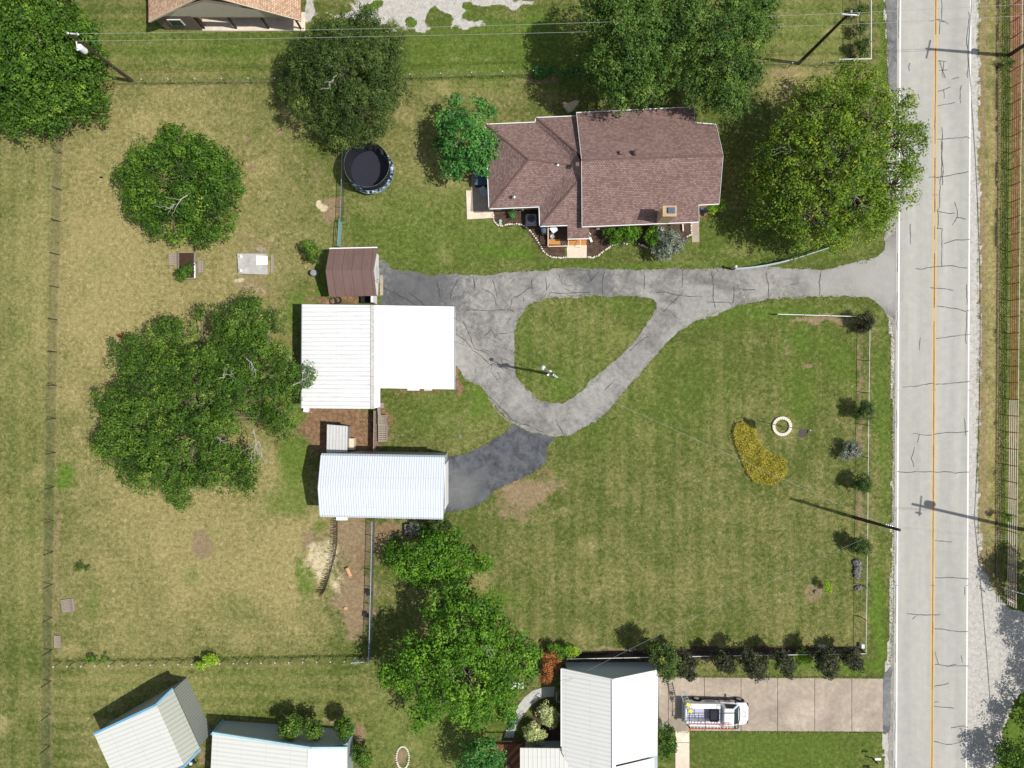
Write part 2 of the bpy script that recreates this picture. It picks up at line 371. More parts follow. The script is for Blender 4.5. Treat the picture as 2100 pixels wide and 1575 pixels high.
# ------------------------------------------------------------------ ground
def vnoise(x, y, scale, seed):
    r = np.random.default_rng(seed); G = r.random((256, 256)); u = x/scale+1000; v = y/scale+1000
    i = np.floor(u).astype(int); j = np.floor(v).astype(int); fu = u-i; fv = v-j
    fu = fu*fu*(3-2*fu); fv = fv*fv*(3-2*fv); g = lambda a, b: G[a % 256, b % 256]
    return (g(i, j)*(1-fu)+g(i+1, j)*fu)*(1-fv)+(g(i, j+1)*(1-fu)+g(i+1, j+1)*fu)*fv
def inpoly(X, Y, poly):
    r = np.zeros(X.shape, bool); n = len(poly)
    for i in range(n):
        x1, y1 = poly[i]; x2, y2 = poly[(i+1) % n]
        if y1 == y2: continue
        c = ((y1 > Y) != (y2 > Y)) & (X < (x2-x1)*(Y-y1)/(y2-y1)+x1); r ^= c
    return r
# masks are written in photo pixels because the site was measured from it: (kind, cx, cy, rx, ry, strength)
BLOBS = [
 ('sand', 663, 423, 14, 10, 1), ('dirt', 685, 425, 20, 28, .9), ('dirt', 505, 283, 8, 7, .9), ('dirt', 574, 274, 10, 7, .8), ('dirt', 518, 345, 9, 8, .9), ('dirt', 489, 302, 4, 4, .8),
 ('dirt', 530, 500, 60, 30, .5), ('sand', 530, 505, 40, 14, .35), ('dirt', 520, 585, 60, 24, .6), ('sand', 530, 590, 45, 14, .4), ('sand', 490, 578, 14, 8, .6), ('dirt', 460, 520, 40, 60, .3), ('dirt', 350, 628, 50, 20, .35), ('dirt', 160, 470, 30, 60, .25), ('dirt', 640, 345, 30, 25, .45), ('dirt', 655, 310, 25, 12, .35),
 ('dirt', 415, 1115, 20, 32, .95), ('dirt', 380, 1135, 20, 8, .5), ('dirt', 118, 1090, 6, 60, .7), ('dirt', 118, 1200, 5, 90, .6),
 ('dirt', 725, 1110, 46, 70, 1.0), ('dirt', 728, 1235, 40, 78, 1.0), ('dirt', 780, 1100, 24, 40, .7), ('rust', 735, 1160, 22, 60, .5), ('dirt', 640, 1105, 32, 26, .75), ('sand', 660, 1150, 36, 52, .62), ('sand', 690, 1190, 26, 44, .45), ('dirt', 690, 1090, 30, 30, .8),
 ('rust', 790, 1082, 26, 24, .55), ('dirt', 790, 1085, 34, 26, .7), ('dirt', 835, 1105, 30, 25, .45),
 ('rust', 700, 880, 76, 42, 1.2), ('rust', 740, 900, 34, 34, 1.1), ('rust', 650, 845, 20, 12, .8), ('rust', 700, 850, 80, 18, 1), ('dirt', 620, 880, 18, 30, .4), ('rust', 790, 865, 14, 40, .6), ('rust', 940, 775, 12, 32, .9), ('rust', 860, 806, 70, 8, .55), ('rust', 960, 800, 20, 8, .5), ('rust', 700, 616, 60, 10, .9),
 ('dirt', 1085, 1005, 70, 36, .85), ('dirt', 1050, 1040, 60, 28, .6), ('rust', 1030, 1010, 30, 10, .4), ('rust', 1115, 965, 20, 8, .5), ('dirt', 380, 1430, 12, 22, .75), ('dirt', 398, 1475, 12, 30, .5), ('dirt', 340, 1385, 14, 10, .5), ('dirt', 412, 1550, 8, 20, .8), ('dirt', 560, 1365, 30, 6, .5), ('dirt', 560, 1455, 50, 6, .3), ('dirt', 12, 300, 30, 12, .45), ('sand', 40, 305, 20, 8, .3),
 ('sand', 1172, 218, 12, 12, .9), ('dirt', 1060, 225, 30, 8, .3), ('dirt', 1600, 150, 60, 6, .7), ('dirt', 1690, 150, 30, 6, .7), ('dirt', 1605, 190, 40, 20, .3), ('dirt', 800, 168, 200, 5, .5), ('dirt', 1100, 165, 60, 8, .7), ('dirt', 420, 180, 120, 8, .45), ('dirt', 570, 168, 240, 4, .6), ('dirt', 340, 225, 25, 25, .35), ('dirt', 700, 330, 14, 30, .5), ('dirt', 715, 470, 6, 80, .4), ('rust', 720, 315, 12, 8, .8), ('dirt', 800, 395, 30, 12, .35), ('dirt', 880, 422, 5, 4, .9), ('dirt', 1450, 480, 20, 10, .35), ('dirt', 1500, 520, 30, 10, .3), ('dirt', 1700, 500, 60, 20, .35), ('rust', 1447, 437, 22, 10, .8), ('dirt', 1560, 520, 60, 12, .3),
 ('dirt', 1690, 655, 90, 9, .75), ('sand', 1700, 655, 80, 5, .25), ('dirt', 1655, 747, 9, 5, 1), ('dirt', 1618, 715, 16, 24, .45), ('dirt', 1725, 800, 10, 18, .35), ('dirt', 1765, 760, 8, 90, .65), ('dirt', 1765, 880, 9, 60, .6), ('dirt', 1762, 1040, 8, 70, .65), ('dirt', 1762, 1230, 8, 100, .5), ('dirt', 1672, 1215, 17, 15, .65), ('dirt', 1585, 900, 40, 30, .25), ('dirt', 1720, 1150, 30, 12, .25), ('dirt', 1730, 1000, 40, 20, .2), ('dirt', 1690, 920, 30, 20, .25), ('dirt', 940, 870, 30, 26, .35), ('dirt', 955, 840, 14, 10, .35),
 ('dirt', 1150, 1345, 60, 6, .8), ('dirt', 1270, 1332, 90, 5, .7), ('dirt', 1450, 1352, 90, 7, .5), ('bark', 1120, 1500, 40, 60, 1), ('bark', 1160, 1395, 12, 30, 1), ('dirt', 1100, 1400, 20, 14, .4),
 ('dirt', 826, 1552, 13, 22, 1), ('dirt', 735, 1520, 12, 40, .9), ('rust', 735, 1500, 8, 14, .7), ('dirt', 680, 1478, 30, 5, .8),
 ('lush', 1035, 515, 60, 22, .8), ('lush', 1130, 170, 70, 20, .4), ('lush', 660, 575, 20, 70, .8), ('lush', 610, 640, 20, 60, .7), ('lush', 610, 870, 18, 80, .6), ('lush', 600, 960, 30, 70, .8), ('lush', 590, 1030, 50, 30, .6), ('lush', 985, 820, 26, 40, .9), ('lush', 960, 800, 20, 20, .7), ('lush', 930, 880, 60, 30, .3), ('lush', 130, 975, 20, 26, 1), ('lush', 100, 980, 10, 40, .5), ('lush', 622, 1185, 14, 40, .9), ('lush', 650, 1080, 12, 10, .7), ('lush', 1730, 745, 30, 50, .55), ('lush', 1640, 800, 50, 60, .45), ('lush', 1660, 700, 70, 30, .5), ('lush', 1570, 640, 150, 14, .6), ('lush', 1810, 900, 12, 260, .55), ('lush', 1805, 1280, 16, 120, .9), ('lush', 1700, 1370, 120, 14, .7), ('lush', 1615, 1540, 220, 50, .5), ('lush', 1000, 1300, 40, 60, .5), ('lush', 1010, 1230, 60, 20, .5), ('lush', 1430, 500, 120, 30, .35), ('lush', 1300, 545, 300, 6, .5), ('lush', 1810, 150, 8, 200, .6), ('lush', 1660, 60, 80, 60, .2), ('lush', 1100, 60, 40, 40, .7), ('lush', 1000, 60, 90, 30, .5), ('lush', 380, 90, 200, 40, .35), ('lush', 500, 105, 100, 20, .3), ('lush', 900, 250, 60, 80, .2), ('lush', 860, 480, 90, 50, .3), ('lush', 640, 300, 30, 20, .25), ('lush', 1250, 620, 70, 20, .4), ('lush', 1150, 790, 60, 30, .5), ('lush', 1075, 700, 14, 60, .5), ('lush', 2055, 600, 12, 640, .45), ('lush', 2080, 1250, 40, 20, .7), ('lush', 2060, 1060, 14, 30, .5), ('lush', 2090, 1480, 30, 50, .8), ('lush', 750, 1140, 6, 8, .5), ('lush', 820, 1140, 40, 40, .5), ('lush', 480, 1240, 60, 30, .2), ('lush', 190, 1240, 20, 50, .35), ('lush', 520, 620, 14, 8, .9), ('lush', 1200, 850, 10, 10, .1), ('lush', 1690, 350, 150, 150, .25), ('lush', 940, 30, 20, 14, .9), ('lush', 850, 42, 8, 12, .9), ('lush', 770, 15, 20, 12, .8),
 ('lush', 920, 460, 230, 110, .45), ('lush', 1000, 110, 260, 70, .5), ('lush', 400, 90, 260, 60, .4), ('lush', 1660, 60, 90, 80, .4), ('lush', 60, 900, 70, 700, .2), ('lush', 1200, 700, 150, 110, .3), ('lush', 1250, 800, 300, 130, .3), ('lush', 450, 1420, 350, 60, .3), ('lush', 880, 1500, 200, 80, .4), ('lush', 920, 850, 120, 60, .4), ('lush', 1560, 500, 240, 60, .3), ('lush', 1500, 640, 260, 40, .4),
 ('gravel', 860, 12, 130, 44, 1.0), ('gravel', 640, 14, 18, 26, 1), ('gravel', 1010, 8, 80, 14, .9), ('gravel', 960, 45, 26, 18, .9), ('gravel', 720, 30, 60, 12, .7), ('gravel', 870, 62, 16, 12, .9),
]
DRY = [ # cx, cy, rx, ry, value
 (360, 560, 260, 420, .84), (360, 1150, 260, 220, .74), (180, 560, 90, 330, .45), (40, 700, 60, 700, .40), (600, 1100, 80, 200, .5), (1330, 1120, 460, 330, .05), (920, 440, 200, 120, .2), (1190, 700, 150, 110, .30), (450, 1420, 330, 50, .35), (250, 1480, 140, 120, .25), (950, 870, 160, 70, .35), (900, 300, 150, 150, .28), (1000, 180, 160, 40, .35), (1690, 60, 120, 90, .4), (1610, 170, 120, 40, .5), (2030, 600, 18, 640, .6), (1650, 1180, 160, 180, .08), (640, 700, 50, 120, .3), (850, 1500, 130, 90, .35), (1100, 1250, 300, 100, .1), (1800, 1000, 20, 300, .3)]
def build_ground():
    fx = np.arange(-53, 53.01, .22); fy = np.arange(-42, 42.01, .22)
    ext = np.array([1.2, 3, 6, 12, 24, 48, 96, 190, 380, 760, 1500, 2600.])
    xs = np.concatenate([fx[0]-ext[::-1], fx, fx[-1]+ext]); ys = np.concatenate([fy[0]-ext[::-1], fy, fy[-1]+ext])
    X, Y = np.meshgrid(xs, ys); nx, ny = len(xs), len(ys)
    # pixel coordinates of every ground vertex
    dxc = X; dyc = Y*ct-H*st; dzc = -(Y*st)-H*ct
    yc = Y*ct+(-H)*st; zc = -Y*st+(-H)*ct
    PX = 1050+FPX*X/(-zc); PY = 787.5-FPX*yc/(-zc)
    w1 = (vnoise(X, Y, 1.3, 1)-.5)*26+(vnoise(X, Y, .5, 2)-.5)*12; w2 = (vnoise(X, Y, 1.3, 3)-.5)*26+(vnoise(X, Y, .5, 4)-.5)*12
    A = {k: np.zeros(X.shape) for k in ('dry', 'lush', 'dirt', 'rust', 'sand', 'gravel', 'bark')}
    A['dry'] += .12
    rb = np.random.default_rng(44)
    for i in range(260):
        cx, cy, rr_ = rb.uniform(0, 1790), rb.uniform(60, 1560), rb.uniform(4, 26); k = rb.choice(['dirt', 'dry', 'lush', 'dry', 'dirt']); s_ = rb.uniform(.18, .42)
        sel = (np.abs(PX-cx) < rr_*4) & (np.abs(PY-cy) < rr_*4); d = np.sqrt(((PX+w1*.7-cx)/rr_/rb.uniform(.7, 1.6))**2+((PY+w2*.7-cy)/rr_)**2)
        v = s_*np.clip((1.6-d)/1.2, 0, 1); A[k] = np.where(sel, (A[k]+v*1.3) if k == 'dry' else np.maximum(A[k], v), A[k])
    for cx, cy, rx, ry, v in DRY:
        d = np.sqrt(((PX+w1*2-cx)/rx)**2+((PY+w2*2-cy)/ry)**2); A['dry'] += v*np.clip((1.5-d)/1.1, 0, 1)*.8
    for k, cx, cy, rx, ry, s in BLOBS:
        q = min(1.0, min(rx, ry)/16.0)
        d = np.sqrt(((PX+w1*q-cx)/rx)**2+((PY+w2*q-cy)/ry)**2)
        A[k] = np.maximum(A[k], s*np.clip((1.5-d)/1.0, 0, 1))
    for cx, cy, rx_, ry_ in ((900, 35, 26, 20), (845, 42, 10, 13), (985, 30, 40, 14), (770, 12, 22, 10), (690, 20, 26, 12), (1030, 20, 40, 10), (955, 14, 14, 8)):
        d = np.sqrt(((PX+w1*.6-cx)/rx_)**2+((PY+w2*.6-cy)/ry_)**2); A['gravel'] *= np.clip((d-.6)/.6, 0, 1)
    A['dry'] -= .35*np.clip(A['lush'], 0, 1)
    # mowing stripes: north-south in the east yard, east-west in the strips to the north and south
    e = inpoly(PX, PY, [(930, 600), (1760, 600), (1760, 1325), (930, 1335)])
    A['dry'] += np.where(e, .07*np.sin(PX/4.6+1.2*vnoise(X, Y, 8, 9))+.05*np.sin(PX/11.0), 0)
    t = (PY < 165) | ((PY > 1360) & (PX < 760) & (PX > 110)); A['dry'] += np.where(t, .12*np.sin(PY/4.6+1.2*vnoise(X, Y, 9, 11)), 0)
    l = (PX < 105); A['dry'] += np.where(l, .08*np.sin(PX/6.0+vnoise(X, Y, 9, 12)), 0)
    # wheel tracks, weeds and a painted fence shadow along the east verge of the road
    v = (PX > 2008) & (PX < 2062) & (PY < 1230)
    A['dirt'] = np.maximum(A['dirt'], np.where(v, .42+.25*np.sin(PX/5.0+.6), 0)); A['dry'] += np.where(v, .3, 0)
    v = (PX > 2070) & (PX < 2100) & (PY < 900); A['rust'] = np.maximum(A['rust'], np.where(v, .62-.0005*PY, 0))
    v = (PX > 2095); A['dry'] += np.where(v, .1, 0)
    fence_shade = np.abs(PX+w1*.15-(2046-(PY*.004))) < 3.0; A['bark'] = np.maximum(A['bark'], np.where(fence_shade & (PY < 1200), .62, 0))  # shadow of the rusty fence painted as a dark strip in the bark mask
    # gravel verge right of the road, opening into a gravel drive at the bottom right
    ge = np.interp(PY, [0, 200, 600, 1000, 1150, 1200, 1250, 1300, 2000], [2012, 2010, 2012, 2010, 2012, 2035, 2075, 2400, 2400])
    low = np.interp(PY, [1340, 1400, 1450, 1500, 1575, 1700], [2400, 2110, 2065, 2058, 2040, 2020])
    g = (PX+w1*.35 < ge) & (PX > 1980) & (PX+w1*.6 < low)
    A['gravel'] = np.maximum(A['gravel'], np.where(g, np.clip((ge-PX)/16, .5, 1.1), 0))
    v = (PX+w1*.5 > low) & (PY > 1320); A['lush'] = np.maximum(A['lush'], np.where(v, .6, 0))
    # pale crumbling edge left of the road
    le = np.interp(PY, [0, 180, 470, 640, 700, 1000, 1300, 1340, 1400, 1575], [1812, 1822, 1815, 1815, 1826, 1829, 1826, 1818, 1812, 1814])
    g = (PX+w1*.22 > le) & (PX < 1850); A['gravel'] = np.maximum(A['gravel'], np.where(g, .75, 0))
    # front beds and the fabric strip by the south fence
    bed = [(1010, 425), (1012, 458), (1025, 466), (1060, 462), (1080, 470), (1095, 495), (1110, 515), (1125, 527), (1160, 529), (1160, 470), (1106, 460), (1106, 425)]
    A['bark'] = np.where(inpoly(PX, PY, bed), 1, A['bark'])
    bed = [(1203, 480), (1204, 527), (1220, 529), (1240, 515), (1262, 501), (1290, 499), (1330, 503), (1360, 510), (1395, 510), (1415, 486), (1415, 450), (1190, 450)]
    A['bark'] = np.where(inpoly(PX, PY, bed), 1, A['bark'])
    A['bark'] = np.where(inpoly(PX+w1*.1, PY+w2*.1, [(1190, 1340), (1400, 1327), (1766, 1325), (1766, 1344), (1400, 1352), (1160, 1360)]), .8, A['bark'])
    A['dirt'] = np.where(inpoly(PX+w1*.2, PY+w2*.2, [(1380, 1338), (1766, 1330), (1766, 1348), (1380, 1354)]) & (A['bark'] < .5), .8, A['dirt'])
    # worn dirt along the west fence line (both sides)
    xf = np.interp(PY, [270, 1400, 1600], [126, 102, 98])
    A['dirt'] = np.maximum(A['dirt'], np.where((np.abs(PX+w1*.1-xf-6) < 6) & (PY > 270), .42, 0)); A['dry'] += np.where(np.abs(PX-xf+6) < 10, .1, 0)
    Z = (vnoise(X, Y, 9, 21)-.5)*.06+(vnoise(X, Y, 1.5, 22)-.5)*.02
    hard = (PX > 1808) | (A['bark'] > .9) | inpoly(PX, PY, [(760, 500), (1830, 470), (1850, 660), (1300, 850), (1140, 1000), (900, 1070), (900, 800), (760, 640)]) | inpoly(PX, PY, [(1340, 1370), (1830, 1370), (1830, 1520), (1340, 1590)])
    Z = np.where(hard, 0, Z); Z = np.minimum(Z, 0.0)
    vs = np.stack([X, Y, Z], -1).reshape(-1, 3)
    i = np.arange(nx-1); j = np.arange(ny-1); I, J = np.meshgrid(i, j); b = (J*nx+I).ravel()
    F = np.stack([b, b+1, b+nx+1, b+nx], -1)
    me = bpy.data.meshes.new('ground'); me.vertices.add(len(vs)); me.vertices.foreach_set('co', vs.ravel().astype('f'))
    me.loops.add(F.size); me.loops.foreach_set('vertex_index', F.ravel().astype('i')); me.polygons.add(len(F))
    me.polygons.foreach_set('loop_start', np.arange(0, F.size, 4, dtype='i')); me.polygons.foreach_set('loop_total', np.full(len(F), 4, 'i'))
    me.update(); me.validate()
    for k, a in A.items():
        at = me.attributes.new(k, 'FLOAT', 'POINT'); at.data.foreach_set('value', a.ravel().astype('f'))
    me.materials.append(MT['grass']); o = bpy.data.objects.new('ground', me); COL.objects.link(o); tag(o, kind='structure')
build_ground()

def rough_edge(pts, step=.35, amp=.09, seed=1, closed=True):
    out = []; r = random.Random(seed); n = len(pts)
    # Catmull-Rom smoothing, then jitter
    P = [Vector((p[0], p[1])) for p in pts]; lf = Vector((0, 0))
    for i in range(n):
        a, b, c, d = P[i-1], P[i], P[(i+1) % n], P[(i+2) % n]; L = (c-b).length; k = max(1, int(L/step))
        sharp = L > 9 or (b-a).length > 9
        for q in range(k):
            t = q/k
            p = b.lerp(c, t) if sharp else .5*((2*b)+(c-a)*t+(2*a-5*b+4*c-d)*t*t+(3*b-a-3*c+d)*t**3)
            lf = lf*.86+Vector((r.gauss(0, amp*.42), r.gauss(0, amp*.42)))
            out.append((p.x+r.gauss(0, amp*.4)+lf.x, p.y+r.gauss(0, amp*.4)+lf.y))
    return out
def sheet(name, loops, z, mat, kind='structure', rough=0.0, seed=3, thick=0.0, px=True):
    L = []
    for k, lp in enumerate(loops):
        q = [W(*p) for p in lp] if px else [Vector(p) for p in lp]
        q = [(p.x, p.y) for p in q]
        if rough: q = rough_edge(q, .3, rough, seed+k)
        L.append(q)
    tri = tessellate_polygon([[Vector((p[0], p[1], 0)) for p in lp] for lp in L])
    V = [p for lp in L for p in lp]; m = MB(); vs = [(p[0], p[1], z) for p in V]
    fs = []
    for t in tri:
        a, b, c = [Vector(V[i]) for i in t]
        ar = (b.x-a.x)*(c.y-a.y)-(c.x-a.x)*(b.y-a.y)
        fs.append(tuple(t) if ar > 0 else tuple(reversed(t)))
    m.add(vs, fs)
    if thick:
        base = 0
        for lp in L:
            n = len(lp); m.add([(p[0], p[1], z) for p in lp]+[(p[0], p[1], z-thick) for p in lp], [(i, (i+1) % n, n+(i+1) % n, n+i) for i in range(n)])
    o = m.build(name, mat); tag(o, kind=kind); return o
def ribbon(m, pts, w, z, jitter=0.0, r=random):
    P = [Vector((p.x, p.y, z)) for p in pts]
    for i in range(len(P)-1):
        a, b = P[i], P[i+1]; d = (b-a); 
        if d.length < 1e-5: continue
        d.normalize(); s = Vector((-d.y, d.x, 0)); w0 = w*(1+r.uniform(-jitter, jitter))/2
        m.add([a-s*w0-d*w0*.4, b-s*w0+d*w0*.4, b+s*w0+d*w0*.4, a+s*w0-d*w0*.4], [(0, 1, 2, 3)])
def wiggle(a, b, amp, step=.35, r=random):
    a = Vector(a); b = Vector(b); L = (b-a).length; n = max(2, int(L/step)); d = (b-a)/n; s = Vector((-d.y, d.x, 0)).normalized()
    off = 0; out = [a]
    for i in range(1, n): off = off*.8+r.gauss(0, amp); out.append(a+d*i+s*off)
    return out+[b]

DRIVE = [(783, 535), (800, 548), (830, 553), (870, 557), (910, 560), (960, 563), (1010, 561), (1060, 556), (1130, 553), (1200, 552), (1300, 552), (1400, 551), (1500, 550), (1600, 548), (1680, 549), (1740, 542), (1785, 531), (1808, 514), (1818, 490), (1841, 478), (1839, 640), (1816, 640), (1800, 625), (1770, 612), (1700, 607), (1640, 608), (1590, 613), (1540, 622), (1490, 636), (1450, 650), (1415, 670), (1375, 700), (1340, 735), (1300, 780), (1265, 822), (1235, 855), (1200, 878), (1170, 890), (1140, 897), (1115, 892), (1085, 885), (1052, 870), (1040, 855), (1020, 835), (1005, 815), (990, 797), (965, 782), (950, 770), (940, 755), (920, 740), (900, 660), (785, 650), (780, 620)]
ISLAND = [(1120, 612), (1180, 609), (1250, 608), (1310, 612), (1338, 620), (1343, 635), (1325, 660), (1300, 695), (1265, 735), (1225, 775), (1190, 805), (1155, 822), (1120, 824), (1095, 812), (1072, 790), (1060, 765), (1055, 730), (1055, 695), (1060, 665), (1072, 640), (1092, 622)]
APRON = [(1052, 869), (1085, 885), (1115, 893), (1138, 899), (1127, 912), (1120, 930), (1122, 945), (1108, 960), (1090, 970), (1062, 985), (1035, 996), (1012, 1006), (1000, 1022), (975, 1038), (945, 1047), (912, 1052), (860, 1050), (860, 940), (915, 935), (950, 930), (985, 915), (1015, 898), (1040, 882)]
sheet('driveway', [DRIVE, ISLAND], .030, MT['drive'], rough=.12, thick=.04)
sheet('driveway_apron', [APRON], .036, MT['apron'], rough=.08, seed=9, thick=.04)
# road
def rx(x0, x1, y): return x0+(x1-x0)*y/1575.0
ROADY = [-30000, -6000, -900, -300, 0, 400, 800, 1200, 1575, 1900, 2500, 8000, 30000]
def strip(xa0, xa1, xb0, xb1): return [(rx(xa0, xa1, y), y) for y in ROADY]+[(rx(xb0, xb1, y), y) for y in reversed(ROADY)]
sheet('road', [strip(1839.5, 1831, 1992, 1984)], .045, MT['road'], thick=.06)
sheet('road_shoulder', [[(1816, -300), (1816, 0), (1820, 90), (1823, 170), (1832, 200), (1841, 230), (1841, -300)]], .038, MT['sealcoat'], rough=.1)
sheet('road_shoulder', [[(1814, 488), (1841, 470), (1840, 1575), (1840, 1700), (1822, 1700), (1824, 1575), (1822, 1500), (1818, 1440), (1822, 1380), (1831, 1330), (1834, 1200), (1834, 900), (1834, 700), (1824, 655), (1815, 640)]], .024, MT['shoulder'], rough=.12)
sheet('road_shoulder', [[(1810, 1388), (1818, 1378), (1829, 1366), (1828, 1400), (1826, 1440), (1826, 1470), (1822, 1500), (1808, 1502), (1811, 1450)]], .034, MT['sealcoat'], rough=.05)
def markings():
    m = MB()
    for a0, a1, w in ((1846.0, 1837.5, 3.0), (1990.0, 1981.0, 3.0)):
        for i in range(len(ROADY)-1):
            ya, yb = ROADY[i], ROADY[i+1]; a = W(rx(a0, a1, ya), ya); b = W(rx(a0, a1, yb), yb); ribbon(m, [a, b], w*M, .050)
    tag(m.build('road_edge_line', MT['paint']), kind='structure')
    m = MB()
    for s in (-3.0, 3.0):
        for i in range(len(ROADY)-1):
            ya, yb = ROADY[i], ROADY[i+1]; a = W(rx(1918.5+s, 1910.5+s, ya), ya); b = W(rx(1918.5+s, 1910.5+s, yb), yb); ribbon(m, [a, b], 2.5*M, .050)
    tag(m.build('road_centre_line', MT['yellow']), kind='structure')
    m = MB(); r = random.Random(5)
    for i in range(60):
        y0 = -40+i*28
        if r.random() < .12: continue
        ribbon(m, wiggle(W(rx(1918.5, 1910.5, y0), y0), W(rx(1918.5, 1910.5, y0+27), y0+27), .01, r=r), 2.4*M*r.uniform(.5, .9), .053)
    tag(m.build('road_seam', MT['tarrust']), kind='structure')
markings()
def cracks():
    r = random.Random(8); m = MB()
    C = [((1922, 42), (1945, 50)), ((1905, 43), (1935, 44)), ((1930, 0), (1930, 42)), ((1927, 44), (1926, 70)), ((1985, 25), (1984, 160)), ((1926, 125), (1938, 160)), ((1923, 125), (1940, 127)), ((1935, 127), (1934, 160)), ((1925, 145), (1942, 144)), ((1922, 188), (1948, 179)), ((1934, 184), (1936, 202)), ((1951, 163), (1966, 159)), ((1922, 218), (1958, 210)), ((1971, 176), (1970, 212)),
      ((1922, 286), (1989, 284)), ((1931, 262), (1932, 380)), ((1932, 292), (1924, 430)), ((1922, 364), (1985, 352)), ((1904, 364), (1924, 365)), ((1922, 433), (1957, 437)), ((1957, 415), (1962, 446)), ((1962, 446), (1980, 450)), ((1962, 446), (1952, 462)), ((1922, 470), (1921, 430)), ((1921, 468), (1932, 470)), ((1932, 470), (1931, 545)), ((1935, 500), (1960, 492)), ((1960, 492), (1988, 491)), ((1878, 551), (1952, 545)), ((1952, 545), (1983, 550)), ((1866, 460), (1867, 500)), ((1865, 130), (1864, 146)),
      ((1908, 590), (1953, 596)), ((1920, 628), (1986, 637)), ((1919, 694), (1988, 686)), ((1982, 584), (1982, 625)), ((1982, 640), (1981, 705)), ((1887, 692), (1885, 718)), ((1850, 794), (1915, 787)), ((1918, 788), (1987, 782)), ((1977, 858), (1980, 894)), ((1872, 889), (1910, 892)), ((1915, 891), (1985, 884)), ((1885, 890), (1881, 907)), ((1875, 917), (1868, 940)), ((1868, 940), (1873, 957)), ((1840, 967), (1987, 968)),
      ((1917, 1108), (1951, 1111)), ((1917, 1184), (1985, 1187)), ((1978, 1203), (1978, 1220)), ((1859, 1258), (1927, 1260)), ((1880, 1262), (1871, 1269)), ((1916, 1289), (1985, 1295)), ((1917, 1336), (1924, 1362)), ((1916, 1362), (1985, 1366)), ((1940, 1367), (1960, 1362)), ((1970, 1344), (1973, 1358)), ((1916, 1407), (1945, 1400)), ((1915, 1448), (1955, 1452)), ((1950, 1492), (1984, 1492)), ((1915, 1520), (1950, 1526)), ((1950, 1526), (1978, 1515)), ((1915, 1440), (1924, 1440))]
    for a, b in C: ribbon(m, wiggle(W(*a), W(*b), .04, r=r), .075, .052, .3, r)
    for i in range(40):
        y0 = i*40
        if r.random() < .5: ribbon(m, wiggle(W(rx(1843, 1834.5, y0), y0), W(rx(1843, 1834.5, y0+38), y0+38), .02, r=r), .05, .052, .3, r)
    tag(m.build('road_crack', MT['tar']), kind='structure')
    m = MB()
    D = [((897, 575), (902, 610)), ((938, 575), (925, 597)), ((925, 597), (924, 612)), ((969, 567), (974, 596)), ((988, 590), (1012, 605)), ((1012, 605), (1021, 630)), ((1010, 575), (1018, 608)), ((1090, 590), (1050, 612)), ((1050, 612), (1046, 632)), ((1090, 575), (1092, 592)), ((1119, 570), (1121, 595)), ((955, 636), (1035, 636)), ((1040, 634), (1056, 641)), ((1007, 675), (1017, 694)), ((1007, 675), (994, 688)), ((1017, 687), (1040, 683)), ((785, 590), (860, 630)), ((840, 600), (1010, 750)),
      ((1205, 560), (1212, 575)), ((1227, 557), (1205, 580)), ((1321, 555), (1320, 600)), ((1400, 552), (1398, 590)), ((1460, 556), (1467, 632)), ((1505, 588), (1500, 625)), ((1450, 618), (1500, 622)), ((1571, 560), (1574, 617)), ((1684, 555), (1680, 605)), ((1130, 600), (1210, 600)), ((1240, 558), (1236, 604)), ((1345, 600), (1440, 608)), ((1360, 640), (1400, 600)), ((1520, 594), (1548, 594)), ((1005, 815), (1050, 860)), ((1050, 862), (1138, 892)), ((1290, 720), (1330, 690)), ((1240, 800), (1262, 778)), ((1140, 860), (1155, 890)), ((950, 660), (980, 720)), ((1620, 585), (1640, 580))]
    for a, b in D: ribbon(m, wiggle(W(*a), W(*b), .05, r=r), .05, .042, .4, r)
    for _ in range(46):
        x, y = r.uniform(800, 1480), r.uniform(558, 615)
        if r.random() < .4: x, y = r.uniform(945, 1050), r.uniform(620, 780)
        a = r.uniform(0, 6.28); L = r.uniform(8, 26)
        ribbon(m, wiggle(W(x, y), W(x+L*math.cos(a), y+L*math.sin(a)), .06, r=r), .028, .041, .5, r)
    tag(m.build('driveway_crack', MT['crack']), kind='structure')
    m = MB()
    for a, b in (((1052, 866), (1080, 882)), ((1080, 882), (1138, 893)), ((1018, 842), (1052, 868)), ((1000, 815), (1018, 842)), ((1507, 556), (1530, 620))): ribbon(m, wiggle(W(*a), W(*b), .03, r=r), .09, .043, .5, r)
    tag(m.build('driveway_scrape', MT['shoulder']), kind='structure')
cracks()
# concrete drive of the south neighbour, slabs with joints
cp = MB()
X0 = [1351, 1371, 1445, 1520, 1595, 1671, 1747]; X1 = [1370, 1444, 1519, 1594, 1670, 1746, 1810]
for a, b in zip(X0, X1):
    for (ya, yb) in ((1388.5, 1498),):
        ps = [W(a, ya+(a-1350)*.006), W(b, ya+(b-1350)*.006), W(b, yb+(b-1350)*.004), W(a, yb+(a-1350)*.004)]; cp.prism([(p.x, p.y) for p in reversed(ps)], -.05, .05)
tag(cp.build('concrete_driveway', MT['concrete']), kind='structure')
cp = MB()
for (a, b, c, d) in ((1385, 1413.5, 1498.5, 1522), (1385, 1413.5, 1523, 1600)):
    ps = [W(a, c), W(b, c), W(b, d), W(a, d)]; cp.prism([(p.x, p.y) for p in reversed(ps)], -.05, .045)
tag(cp.build('concrete_path', MT['concrete_light']), kind='structure')
